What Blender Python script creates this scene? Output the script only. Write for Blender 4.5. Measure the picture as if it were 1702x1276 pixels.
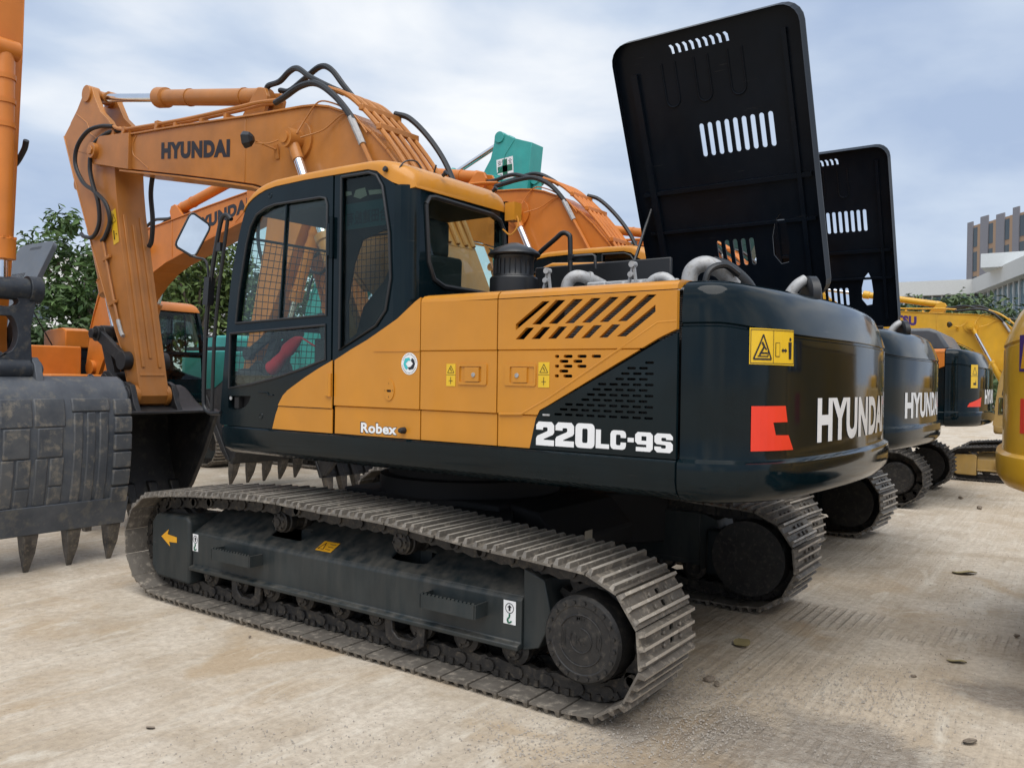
import bpy, bmesh, math, random
from mathutils import Vector, Matrix
from mathutils.geometry import tessellate_polygon
random.seed(7)
PI = math.pi; R = math.radians
for o in list(bpy.data.objects): bpy.data.objects.remove(o)
sc = bpy.context.scene
COL = sc.collection

# ------------------------------------------------------------------ camera
cd = bpy.data.cameras.new('camera'); cam = bpy.data.objects.new('camera', cd); COL.objects.link(cam)
cd.sensor_width = 36; cd.lens = 36*1374.6/1702; cd.clip_start = .05; cd.clip_end = 2000
yaw, pit, rol = R(-54.66), R(-.45), R(.84)
d = Vector((math.cos(yaw)*math.cos(pit), math.sin(yaw)*math.cos(pit), math.sin(pit)))
r = Vector((math.sin(yaw), -math.cos(yaw), 0)); u = r.cross(d)
r, u = r*math.cos(rol)+u*math.sin(rol), u*math.cos(rol)-r*math.sin(rol)
cam.matrix_world = Matrix(((r.x, u.x, -d.x, -3.880), (r.y, u.y, -d.y, 4.948), (r.z, u.z, -d.z, 1.671), (0, 0, 0, 1)))
sc.camera = cam
# ------------------------------------------------------------------ sky, sun, exposure
SUN_EL, SUN_AZ = R(62), R(125)          # azimuth in the xy plane, where the light comes from
w = bpy.data.worlds.new('World'); sc.world = w; w.use_nodes = True
nt = w.node_tree; nt.nodes.clear(); N = nt.nodes.new; L = nt.links.new
sky = N('ShaderNodeTexSky'); sky.sky_type = 'NISHITA'; sky.sun_disc = False
sky.sun_elevation = SUN_EL; sky.sun_rotation = PI/2-SUN_AZ; sky.air_density = 1; sky.dust_density = 2
b1 = N('ShaderNodeBackground'); L(sky.outputs[0], b1.inputs[0]); b1.inputs[1].default_value = .05
tc = N('ShaderNodeTexCoord'); mp = N('ShaderNodeMapping'); mp.inputs['Scale'].default_value = (1, 1, 2.6)
mp.inputs['Location'].default_value = (3.1, .4, .0)
L(tc.outputs['Generated'], mp.inputs[0])
n1 = N('ShaderNodeTexNoise'); n1.inputs['Scale'].default_value = 2.3; n1.inputs['Detail'].default_value = 7; n1.inputs['Roughness'].default_value = .48; n1.inputs['Distortion'].default_value = .25
L(mp.outputs[0], n1.inputs['Vector'])
cr = N('ShaderNodeValToRGB'); L(n1.outputs[0], cr.inputs[0])
cr.color_ramp.elements[0].position = .36; cr.color_ramp.elements[0].color = (.42, .525, .72, 1)
cr.color_ramp.elements[1].position = .66; cr.color_ramp.elements[1].color = (.98, 1.0, 1.02, 1)
e_ = cr.color_ramp.elements.new(.5); e_.color = (.60, .695, .84, 1)
b2 = N('ShaderNodeBackground'); L(cr.outputs[0], b2.inputs[0]); b2.inputs[1].default_value = .54
mx = N('ShaderNodeMixShader'); mx.inputs[0].default_value = .9; L(b1.outputs[0], mx.inputs[1]); L(b2.outputs[0], mx.inputs[2])
wo = N('ShaderNodeOutputWorld'); L(mx.outputs[0], wo.inputs[0])
sd = bpy.data.lights.new('sun', 'SUN'); sd.energy = 1.5; sd.angle = R(60); sd.color = (1, .96, .9)
so = bpy.data.objects.new('sun', sd); COL.objects.link(so)
ld = -Vector((math.cos(SUN_EL)*math.cos(SUN_AZ), math.cos(SUN_EL)*math.sin(SUN_AZ), math.sin(SUN_EL)))
so.rotation_euler = ld.to_track_quat('-Z', 'Y').to_euler()
sc.view_settings.view_transform = 'Standard'; sc.view_settings.look = 'None'
sc.view_settings.exposure = 1.0; sc.view_settings.gamma = 1

# ------------------------------------------------------------------ materials
def newmat(name):
    m = bpy.data.materials.new(name); m.use_nodes = True; nt = m.node_tree
    return m, nt, nt.nodes['Principled BSDF'], nt.nodes.new, nt.links.new
def setp(p, **k):
    for a, v in k.items(): p.inputs[a.replace('_', ' ')].default_value = v
def noise(N, L, scale, detail=4, vec=None, rough=.55, dist=0):
    n = N('ShaderNodeTexNoise'); n.inputs['Scale'].default_value = scale; n.inputs['Detail'].default_value = detail
    n.inputs['Roughness'].default_value = rough; n.inputs['Distortion'].default_value = dist
    if vec is not None: L(vec, n.inputs['Vector'])
    return n.outputs[0]
def ramp(N, L, fac, *stops):
    c = N('ShaderNodeValToRGB'); L(fac, c.inputs[0]); E = c.color_ramp.elements
    while len(E) < len(stops): E.new(.5)
    for e, (p, col) in zip(E, stops):
        e.position = p; e.color = (col, col, col, 1) if not isinstance(col, tuple) else (*col, 1)
    return c.outputs[0]
def mixc(N, L, fac, a, b, mode='MIX'):
    m = N('ShaderNodeMix'); m.data_type = 'RGBA'; m.blend_type = mode
    for s, v in ((m.inputs[0], fac), (m.inputs[6], a), (m.inputs[7], b)):
        if hasattr(v, 'default_value') or hasattr(v, 'is_linked'): L(v, s)
        elif isinstance(v, tuple): s.default_value = (*v, 1)
        else: s.default_value = v
    return m.outputs[2]
def math_(N, L, op, a, b=None):
    m = N('ShaderNodeMath'); m.operation = op
    for s, v in zip(m.inputs, (a, b)):
        if v is None: continue
        if hasattr(v, 'is_linked'): L(v, s)
        else: s.default_value = v
    return m.outputs[0]
DUST = (.34, .29, .23)
def stretch(N, L, vec, scale, rot=(0, 0, 0)):
    q = N('ShaderNodeMapping'); q.inputs['Scale'].default_value = scale; q.inputs['Rotation'].default_value = rot; L(vec, q.inputs[0]); return q.outputs[0]
def paint(name, col, rough=.35, dust=.25, coat=.4, metal=0., vary=.12, bump=.0, scale=3., spec=.4, ripple=0.):
    """sprayed machine paint: slight tone drift, dust film that gathers on upward faces, streaky gloss"""
    m, nt, p, N, L = newmat(name)
    t = N('ShaderNodeTexCoord'); ob = t.outputs['Object']
    mpn = N('ShaderNodeMapping'); mpn.inputs['Scale'].default_value = (1, 1, .18); L(ob, mpn.inputs[0])
    a = noise(N, L, scale, 5, ob); s = noise(N, L, 14, 5, mpn.outputs[0])
    c0 = mixc(N, L, ramp(N, L, a, (.3, 0.), (.7, 1.)), tuple(x*(1-vary) for x in col), tuple(min(1, x*(1+vary)) for x in col))
    g = N('ShaderNodeNewGeometry'); sx = N('ShaderNodeSeparateXYZ'); L(g.outputs['Normal'], sx.inputs[0])
    up = math_(N, L, 'MAXIMUM', math_(N, L, 'MULTIPLY', sx.outputs[2], .8), 0.)
    dn = math_(N, L, 'MULTIPLY', math_(N, L, 'ADD', math_(N, L, 'MULTIPLY', up, .8), .22), ramp(N, L, s, (.35, 0.), (.75, 1.)))
    dn = math_(N, L, 'MULTIPLY', dn, dust)
    L(mixc(N, L, dn, c0, DUST), p.inputs['Base Color'])
    L(math_(N, L, 'ADD', math_(N, L, 'MULTIPLY', s, .18), rough-.09), p.inputs['Roughness'])
    setp(p, Coat_Weight=coat, Coat_Roughness=.08, Metallic=metal); p.inputs['Specular IOR Level'].default_value = spec
    # fine scuffs rubbed through the gloss, faint ripple in the sheet
    sc_ = noise(N, L, 1., 5, stretch(N, L, ob, (3, 3, 90), (.5, .2, .3)), .7); sc2 = noise(N, L, 5, 3, ob)
    scf = math_(N, L, 'MULTIPLY', ramp(N, L, sc_, (.66, 0.), (.72, 1.)), ramp(N, L, sc2, (.5, 0.), (.62, 1.)))
    col_in = p.inputs['Base Color'].links[0].from_socket
    L(mixc(N, L, math_(N, L, 'MULTIPLY', scf, .22), col_in, (.30, .28, .25)), p.inputs['Base Color'])
    if bump or ripple:
        b = N('ShaderNodeBump'); b.inputs['Strength'].default_value = bump or ripple; b.inputs['Distance'].default_value = .004 if bump else .03
        L(noise(N, L, 60 if bump else 1.6, 4 if bump else 1, ob), b.inputs['Height']); L(b.outputs[0], p.inputs['Normal'])
    return m
def plain(name, col, rough=.5, metal=0., spec=.5):
    m, nt, p, N, L = newmat(name)
    t = N('ShaderNodeTexCoord'); a = noise(N, L, 9, 4, t.outputs['Object'])
    L(mixc(N, L, a, tuple(x*.88 for x in col), tuple(min(1, x*1.1) for x in col)), p.inputs['Base Color'])
    setp(p, Roughness=rough, Metallic=metal); p.inputs['Specular IOR Level'].default_value = spec
    return m
def worn(name, c1, c2, c3, rough=.6, metal=.5, scale=7, bump=.5):
    """bare or half bare steel with mud and rust in patches"""
    m, nt, p, N, L = newmat(name)
    t = N('ShaderNodeTexCoord'); oi = N('ShaderNodeObjectInfo'); va = N('ShaderNodeVectorMath'); va.operation = 'ADD'
    sc_ = N('ShaderNodeVectorMath'); sc_.operation = 'SCALE'; sc_.inputs[3].default_value = 1
    cm = N('ShaderNodeCombineXYZ'); L(math_(N, L, 'MULTIPLY', oi.outputs['Random'], 37.), cm.inputs[0]); L(math_(N, L, 'MULTIPLY', oi.outputs['Random'], 11.), cm.inputs[1])
    L(t.outputs['Object'], va.inputs[0]); L(cm.outputs[0], va.inputs[1]); v = va.outputs[0]
    a = noise(N, L, scale, 6, v, .65); b_ = noise(N, L, scale*3.1, 5, v, .7)
    c = mixc(N, L, ramp(N, L, a, (.38, 0.), (.62, 1.)), c1, c2); c = mixc(N, L, ramp(N, L, b_, (.52, 0.), (.7, 1.)), c, c3)
    L(c, p.inputs['Base Color']); L(math_(N, L, 'ADD', math_(N, L, 'MULTIPLY', b_, .35), rough-.17), p.inputs['Roughness'])
    L(math_(N, L, 'MULTIPLY', ramp(N, L, a, (.35, 1.), (.65, .2)), metal), p.inputs['Metallic'])
    bu = N('ShaderNodeBump'); bu.inputs['Strength'].default_value = bump; bu.inputs['Distance'].default_value = .004
    L(noise(N, L, scale*6, 6, v, .7), bu.inputs['Height']); L(bu.outputs[0], p.inputs['Normal'])
    return m
def glassm(name, tint, refl=.05, fres=.45):
    m, nt, p, N, L = newmat(name); nt.nodes.remove(p); out = nt.nodes['Material Output']
    tr = N('ShaderNodeBsdfTransparent'); tr.inputs[0].default_value = (*tint, 1)
    gl = N('ShaderNodeBsdfGlossy'); gl.inputs['Roughness'].default_value = .015
    lw = N('ShaderNodeLayerWeight'); lw.inputs[0].default_value = .5; fres5 = math_(N, L, 'ADD', math_(N, L, 'POWER', lw.outputs['Facing'], 4.), .035)
    t = N('ShaderNodeTexCoord'); df = N('ShaderNodeBsdfDiffuse'); df.inputs[0].default_value = (.4, .42, .4, 1)
    mm = N('ShaderNodeMixShader'); L(math_(N, L, 'ADD', math_(N, L, 'MULTIPLY', fres5, fres), refl), mm.inputs[0]); L(tr.outputs[0], mm.inputs[1]); L(gl.outputs[0], mm.inputs[2])
    m2 = N('ShaderNodeMixShader'); L(math_(N, L, 'MULTIPLY', ramp(N, L, noise(N, L, 5, 6, t.outputs['Object']), (.45, 0.), (.85, 1.)), .018), m2.inputs[0])
    L(mm.outputs[0], m2.inputs[1]); L(df.outputs[0], m2.inputs[2]); L(m2.outputs[0], out.inputs[0])
    return m
ORANGE = paint('orange_paint', (.54, .222, .018), .34, .17, .12, vary=.07, ripple=.10)
BOOMO = paint('boom_orange_paint', (.42, .16, .028), .42, .30, .1, vary=.16, ripple=.08)
ORANGE2 = paint('bright_orange_paint', (.56, .172, .019), .42, .15, .1)
DARK = paint('dark_green_black_paint', (.0025, .0085, .0118), .09, .02, .0, vary=.25, spec=.25, ripple=.12)
DARKM = paint('dark_frame_paint', (.01, .015, .018), .34, .12, .0, vary=.2, spec=.3)
HOODM = paint('hood_liner_black', (.005, .0085, .0145), .32, .03, 0, vary=.2, spec=.12)
BLACK = plain('black_metal', (.010, .011, .013), .38)
MATT = plain('matt_black', (.006, .006, .007), .75)
TEALP = paint('teal_paint', (.03, .33, .30), .4, .2, .3)
YELP = paint('yellow_paint', (.66, .36, .02), .4, .2, .3)
DUSTY = paint('dusty_yellow_paint', (.42, .27, .08), .6, .9, 0)
GREENP = paint('deep_green_paint', (.012, .05, .042), .4, .2, .2)
GREYP = paint('grey_hood_paint', (.07, .08, .095), .45, .25, .2)
FRAME = paint('track_frame_paint', (.016, .023, .0255), .48, .30, .0, vary=.2, bump=.1, spec=.4)
HUBM = worn('final_drive_black', (.012, .012, .013), (.02, .019, .018), (.06, .052, .043), .5, .1, 9, .3)
SHOE = worn('track_shoe_steel', (.20, .18, .155), (.11, .097, .082), (.38, .335, .275), .55, .45, 6, .6)
TIP = worn('grouser_tip_steel', (.50, .46, .40), (.34, .305, .255), (.62, .57, .49), .45, .45, 8, .4)
SHOED = worn('track_shoe_dark', (.035, .032, .03), (.06, .054, .047), (.15, .13, .105), .65, .25, 6, .6)
LINKM = worn('track_link_steel', (.014, .014, .015), (.03, .026, .022), (.085, .07, .052), .55, .35, 9, .5)
BUCK = worn('bucket_steel', (.066, .076, .092), (.095, .105, .12), (.15, .145, .13), .55, .3, 2.5, .3)
BUCKW = worn('worn_bucket_steel', (.066, .074, .086), (.10, .104, .108), (.23, .205, .165), .6, .25, 3, .4)
BUCKD = worn('dark_bucket_steel', (.012, .013, .015), (.02, .02, .022), (.05, .047, .04), .5, .2, 3, .3)
LINKD = worn('dark_link_casting', (.022, .028, .038), (.035, .042, .052), (.08, .075, .065), .5, .2, 5, .3)
TOOTH = worn('tooth_steel', (.06, .057, .055), (.11, .098, .085), (.2, .17, .13), .5, .6, 9, .4)
RUBBER = plain('hose_rubber', (.014, .016, .019), .45)
CHROME = plain('chrome_rod', (.75, .76, .78), .12, 1.)
SILVER = worn('silver_casting', (.36, .365, .37), (.44, .44, .44), (.25, .23, .20), .55, .35, 8, .3)
MIRROR = plain('mirror_glass', (.85, .87, .88), .02, 1.)
GLASS = glassm('clear_green_glass', (.86, .95, .92), .0, .8)
TINT = glassm('tinted_glass', (.60, .68, .67), .0, .55)
FGLASS = glassm('far_glass', (.35, .48, .50), .1)
WHITE = plain('white_vinyl', (.80, .81, .82), .4)
REDV = plain('red_vinyl', (.78, .045, .02), .4)
YELV = plain('yellow_sticker', (.74, .47, .02), .4)
AMBV = plain('amber_sticker', (.72, .35, .015), .45)
INK = plain('black_ink', (.012, .013, .02), .5)
GREENV = plain('green_ink', (.01, .13, .07), .5)
TEALV = plain('teal_ink', (.05, .47, .49), .4)
SEAT = plain('seat_fabric', (.012, .014, .017), .8)
REDF = plain('red_cloth', (.55, .015, .03), .7)
BEIGE = plain('beige_plastic', (.42, .38, .30), .6)
TEALREFL = plain('teal_reflection_tone', (.012, .07, .075), .3)  # flat tone of a reflection painted behind the quarter pane
PURPLE = plain('purple_ink', (.06, .025, .16), .5)

# ------------------------------------------------------------------ mesh helpers
class MB:
    def __init__(s): s.v = []; s.f = []; s.m = []
    def add(s, vs, fs, m=0):
        k = len(s.v); s.v += [tuple(x) for x in vs]; s.f += [tuple(i+k for i in f) for f in fs]; s.m += [m]*len(fs); return s
    def box(s, a, b, m=0):
        x0, y0, z0 = (min(p) for p in zip(a, b)); x1, y1, z1 = (max(p) for p in zip(a, b))
        return s.add([(x0, y0, z0), (x1, y0, z0), (x1, y1, z0), (x0, y1, z0), (x0, y0, z1), (x1, y0, z1), (x1, y1, z1), (x0, y1, z1)],
                     [(0, 3, 2, 1), (4, 5, 6, 7), (0, 1, 5, 4), (1, 2, 6, 5), (2, 3, 7, 6), (3, 0, 4, 7)], m)
    def bar(s, p, q, wx, wz, m=0, up=(0, 0, 1)):
        p, q = Vector(p), Vector(q); a = (q-p).normalized(); up = Vector(up)
        if abs(a.dot(up)) > .99: up = Vector((1, 0, 0))
        sd = a.cross(up).normalized()*wx/2; un = sd.cross(a).normalized()*wz/2
        vs = [c+i*sd+j*un for c in (p, q) for i, j in ((-1, -1), (1, -1), (1, 1), (-1, 1))]
        return s.add(vs, [(0, 1, 2, 3), (7, 6, 5, 4), (0, 4, 5, 1), (1, 5, 6, 2), (2, 6, 7, 3), (3, 7, 4, 0)], m)
    def prism(s, poly, a, b, m=0, ax=1, fn=None):
        """polygon extruded from a to b along axis ax (0 x, 1 y, 2 z); polygon gives the two other axes in order"""
        def P(p, t):
            if fn: return fn(p[0], p[1], t)
            return (t, p[0], p[1]) if ax == 0 else (p[0], t, p[1]) if ax == 1 else (p[0], p[1], t)
        n = len(poly); vs = [P(p, a) for p in poly]+[P(p, b) for p in poly]
        fs = [tuple(range(n)), tuple(range(2*n-1, n-1, -1))]+[(i, i+n, (i+1) % n+n, (i+1) % n) for i in range(n)]
        return s.add(vs, fs, m)
    def plate(s, outer, holes, fn, t, m=0, mi=None):
        """flat sheet with holes; fn(u, v, w) -> xyz, w runs 0 (front) to -t (back)"""
        loops = [outer]+holes; flat = [p for l in loops for p in l]
        tris = tessellate_polygon([[Vector((p[0], p[1], 0)) for p in l] for l in loops]); n = len(flat)
        vs = [fn(p[0], p[1], 0) for p in flat]+[fn(p[0], p[1], -t) for p in flat]
        s.add(vs, [tuple(x) for x in tris]+[tuple(i+n for i in reversed(x)) for x in tris], m)
        k = 0; fs = []
        for l in loops:
            c = len(l); fs += [(k+i, k+(i+1) % c, k+(i+1) % c+n, k+i+n) for i in range(c)]; k += c
        base = len(s.v)-2*n
        s.f += [tuple(i+base for i in f) for f in fs]; s.m += [m if mi is None else mi]*len(fs); return s
    def tube(s, path, rad, seg=8, m=0, cap=True):
        P = [Vector(p) for p in path]; n = len(P); rs = rad if isinstance(rad, (list, tuple)) else [rad]*n
        t0 = (P[1]-P[0]).normalized(); ref = Vector((0, 0, 1)) if abs(t0.z) < .9 else Vector((1, 0, 0))
        a = t0.cross(ref).normalized(); vs = []
        for i in range(n):
            t = (P[min(i+1, n-1)]-P[max(i-1, 0)]).normalized(); a = (a-t*a.dot(t)).normalized(); b = t.cross(a)
            vs += [P[i]+(a*math.cos(2*PI*k/seg)+b*math.sin(2*PI*k/seg))*rs[i] for k in range(seg)]
        fs = [(i*seg+k, i*seg+(k+1) % seg, (i+1)*seg+(k+1) % seg, (i+1)*seg+k) for i in range(n-1) for k in range(seg)]
        if cap: fs += [tuple(reversed(range(seg))), tuple((n-1)*seg+k for k in range(seg))]
        return s.add(vs, fs, m)
    def cyl(s, p, q, rad, seg=16, m=0): return s.tube([p, q], rad, seg, m)
    def lathe(s, prof, o, ax=(0, 0, 1), seg=24, m=0):
        """prof = [(radius, height)] about axis ax through o"""
        ax = Vector(ax).normalized(); ref = Vector((1, 0, 0)) if abs(ax.x) < .9 else Vector((0, 0, 1))
        a = ax.cross(ref).normalized(); b = ax.cross(a); o = Vector(o); vs = []
        for rr, h in prof: vs += [o+ax*h+(a*math.cos(2*PI*k/seg)+b*math.sin(2*PI*k/seg))*max(rr, 1e-4) for k in range(seg)]
        n = len(prof)
        fs = [(i*seg+k, i*seg+(k+1) % seg, (i+1)*seg+(k+1) % seg, (i+1)*seg+k) for i in range(n-1) for k in range(seg)]
        fs += [tuple(reversed(range(seg))), tuple((n-1)*seg+k for k in range(seg))]
        return s.add(vs, fs, m)
    def build(s, name, mats, parent=None, smooth=30, bevel=0, xf=None, seg=2):
        me = bpy.data.meshes.new(name); me.from_pydata(s.v, [], s.f); me.update()
        mats = mats if isinstance(mats, (list, tuple)) else [mats]
        for m in mats: me.materials.append(m)
        me.polygons.foreach_set('material_index', s.m)
        bm = bmesh.new(); bm.from_mesh(me); bmesh.ops.recalc_face_normals(bm, faces=bm.faces); bm.to_mesh(me); bm.free()
        if xf is not None: me.transform(xf)
        if smooth:
            me.shade_smooth(); me.set_sharp_from_angle(angle=R(smooth))
        return link(name, me, parent, bevel, seg)
def link(name, me, parent=None, bevel=0, seg=2):
    o = bpy.data.objects.new(name, me); COL.objects.link(o)
    if parent is not None: o.parent = parent
    if bevel:
        b = o.modifiers.new('bevel', 'BEVEL'); b.width = bevel; b.segments = seg; b.limit_method = 'ANGLE'; b.angle_limit = R(40); b.harden_normals = False
    return o
def thing(name, label, cat, loc=(0, 0, 0), rz=0., group=None, scale=1.):
    o = bpy.data.objects.new(name, None); COL.objects.link(o); o.empty_display_size = .2
    o.location = loc; o.rotation_euler = (0, 0, rz); o.scale = (scale,)*3
    return tag(o, label, cat, group)
def tag(o, label=None, cat=None, group=None, kind=None):
    if label: o['label'] = label
    if cat: o['category'] = cat
    if group: o['group'] = group
    if kind: o['kind'] = kind
    return o
def smooth_path(pts, n=6):
    P = [Vector(p) for p in pts]; P = [P[0]*2-P[1]]+P+[P[-1]*2-P[-2]]; out = []
    for i in range(1, len(P)-2):
        a, b, c, e = P[i-1:i+3]
        for k in range(n):
            t = k/n; out.append(.5*((2*b)+(c-a)*t+(2*a-5*b+4*c-e)*t*t+(3*b-a-3*c+e)*t**3))
    out.append(P[-2]); return out
def rrect(x0, y0, x1, y1, rad, n=3):
    pts = []
    for cx, cy, a0 in ((x1-rad, y1-rad, 0), (x0+rad, y1-rad, 90), (x0+rad, y0+rad, 180), (x1-rad, y0+rad, 270)):
        pts += [(cx+rad*math.cos(R(a0+90*k/n)), cy+rad*math.sin(R(a0+90*k/n))) for k in range(n+1)]
    return pts
def inside(p, poly):
    c = False; n = len(poly)
    for i in range(n):
        (x1, y1), (x2, y2) = poly[i], poly[i-1]
        if (y1 > p[1]) != (y2 > p[1]) and p[0] < (x2-x1)*(p[1]-y1)/(y2-y1)+x1: c = not c
    return c
_tx = {}
def text_geo(body, bold=.0, shear=0., cuts=0):
    """lettering as flat faces in the unit box 0..1 x 0..1"""
    key = (body, bold, shear, cuts)
    if key in _tx: return _tx[key]
    cu = bpy.data.curves.new('lettering', 'FONT'); cu.body = body; cu.size = 1; cu.offset = bold; cu.shear = shear; cu.resolution_u = 4; cu.space_character = 1+bold*1.6
    ob = bpy.data.objects.new('lettering', cu); COL.objects.link(ob)
    dg = bpy.context.evaluated_depsgraph_get(); me = bpy.data.meshes.new_from_object(ob.evaluated_get(dg))
    bpy.data.objects.remove(ob); bpy.data.curves.remove(cu)
    bm = bmesh.new(); bm.from_mesh(me); bpy.data.meshes.remove(me)
    xs = [v.co.x for v in bm.verts]; ys = [v.co.y for v in bm.verts]; x0, x1, y0, y1 = min(xs), max(xs), min(ys), max(ys)
    for v in bm.verts: v.co = ((v.co.x-x0)/(x1-x0), (v.co.y-y0)/(y1-y0), 0)
    for k in range(1, cuts):
        bmesh.ops.bisect_plane(bm, geom=bm.verts[:]+bm.edges[:]+bm.faces[:], plane_co=(k/cuts, 0, 0), plane_no=(1, 0, 0))
    bm.verts.index_update()
    g = ([tuple(v.co[:2]) for v in bm.verts], [tuple(v.index for v in f.verts) for f in bm.faces]); bm.free()
    _tx[key] = g; return g
def lettering(mb, body, fn, bold=.02, shear=0., cuts=0, m=0):
    vs, fs = text_geo(body, bold, shear, cuts); return mb.add([fn(a, b) for a, b in vs], fs, m)

# ------------------------------------------------------------------ undercarriage
def track_path():
    P = []
    for k in range(0, 30): P.append((-1.75+3.45*k/29, .028))
    for k in range(1, 24): a = R(-90+180*k/24); P.append((1.83+.362*math.cos(a), .398+.362*math.sin(a)))
    top = [(1.83, .760), (1.3, .808), (.58, .846), (-.02, .832), (-.52, .828), (-1.15, .778), (-1.83, .742)]
    P += [tuple(v[:2]) for v in smooth_path([(x, z, 0) for x, z in top], 8)]
    for k in range(1, 24): a = R(90+180*k/24); P.append((-1.83+.357*math.cos(a), .385+.357*math.sin(a)))
    return P
def resample(P, n):
    P = P+[P[0]]; S = [0]
    for a, b in zip(P, P[1:]): S.append(S[-1]+math.hypot(b[0]-a[0], b[1]-a[1]))
    out = []; i = 0
    for k in range(n):
        t = S[-1]*k/n
        while S[i+1] < t: i += 1
        f = (t-S[i])/(S[i+1]-S[i]); out.append((P[i][0]+(P[i+1][0]-P[i][0])*f, P[i][1]+(P[i+1][1]-P[i][1])*f))
    return out
NSH = 50
TPTS = resample(track_path(), NSH)
_sh = {}
def shoe_mesh(mat):
    """triple grouser shoe: x along the track, y across, z out of the track"""
    if mat.name in _sh: return _sh[mat.name]
    mb = MB(); hl = .0895; W = .3
    mb.plate([(-hl, -W), (hl, -W), (hl, W), (-hl, W)], [rrect(-.047, .035, -.014, .082, .01, 2), rrect(.014, .035, .047, .082, .01, 2)], lambda a, b, c: (a, b, c), .012)
    for t, h in ((-.075, .03), (-.008, .024), (.058, .024)):
        c = .014
        mb.add([(t-c, -W, 0), (t+c, -W, 0), (t+c*.55, -W+.012, h), (t-c*.55, -W+.012, h), (t-c, W, 0), (t+c, W, 0), (t+c*.55, W-.012, h), (t-c*.55, W-.012, h)],
               [(0, 1, 2, 3), (7, 6, 5, 4), (0, 4, 5, 1), (1, 5, 6, 2), (3, 7, 4, 0)]); mb.add([(t+c*.55, -W+.012, h), (t-c*.55, -W+.012, h), (t-c*.55, W-.012, h), (t+c*.55, W-.012, h)], [(0, 1, 2, 3)], 1)
    for y in (-.05, .14):
        for x in (-.03, .03): mb.lathe([(.013, 0), (.013, .012), (.008, .016)], (x, y, 0), (0, 0, 1), 6)
    o = mb.build('track_shoe', [mat, TIP if mat is SHOE else mat], None, 25); me = o.data; bpy.data.objects.remove(o); _sh[mat.name] = me; return me
def link_mesh():
    if 'l' in _sh: return _sh['l']
    mb = MB()
    for y in (-.10, .10):
        mb.prism([(-.105, -.035), (-.06, -.018), (.06, -.018), (.105, -.04), (.12, -.075), (.10, -.105), (.04, -.118), (-.03, -.105), (-.075, -.118), (-.115, -.095), (-.12, -.06)], y-.02, y+.02)
        for x, rr in ((-.085, .032), (.085, .032)): mb.cyl((x, y-.033, -.07), (x, y+.033, -.07), rr, 10)
        s_ = 1 if y > 0 else -1
        for x in (-.03, .035): mb.box((x-.014, y+s_*.021, -.055), (x+.014, y+s_*.034, -.022))
    mb.cyl((.085, -.1, -.07), (.085, .1, -.07), .022, 8)
    o = mb.build('track_link', LINKM, None, 30); me = o.data; bpy.data.objects.remove(o); _sh['l'] = me; return me

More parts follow.
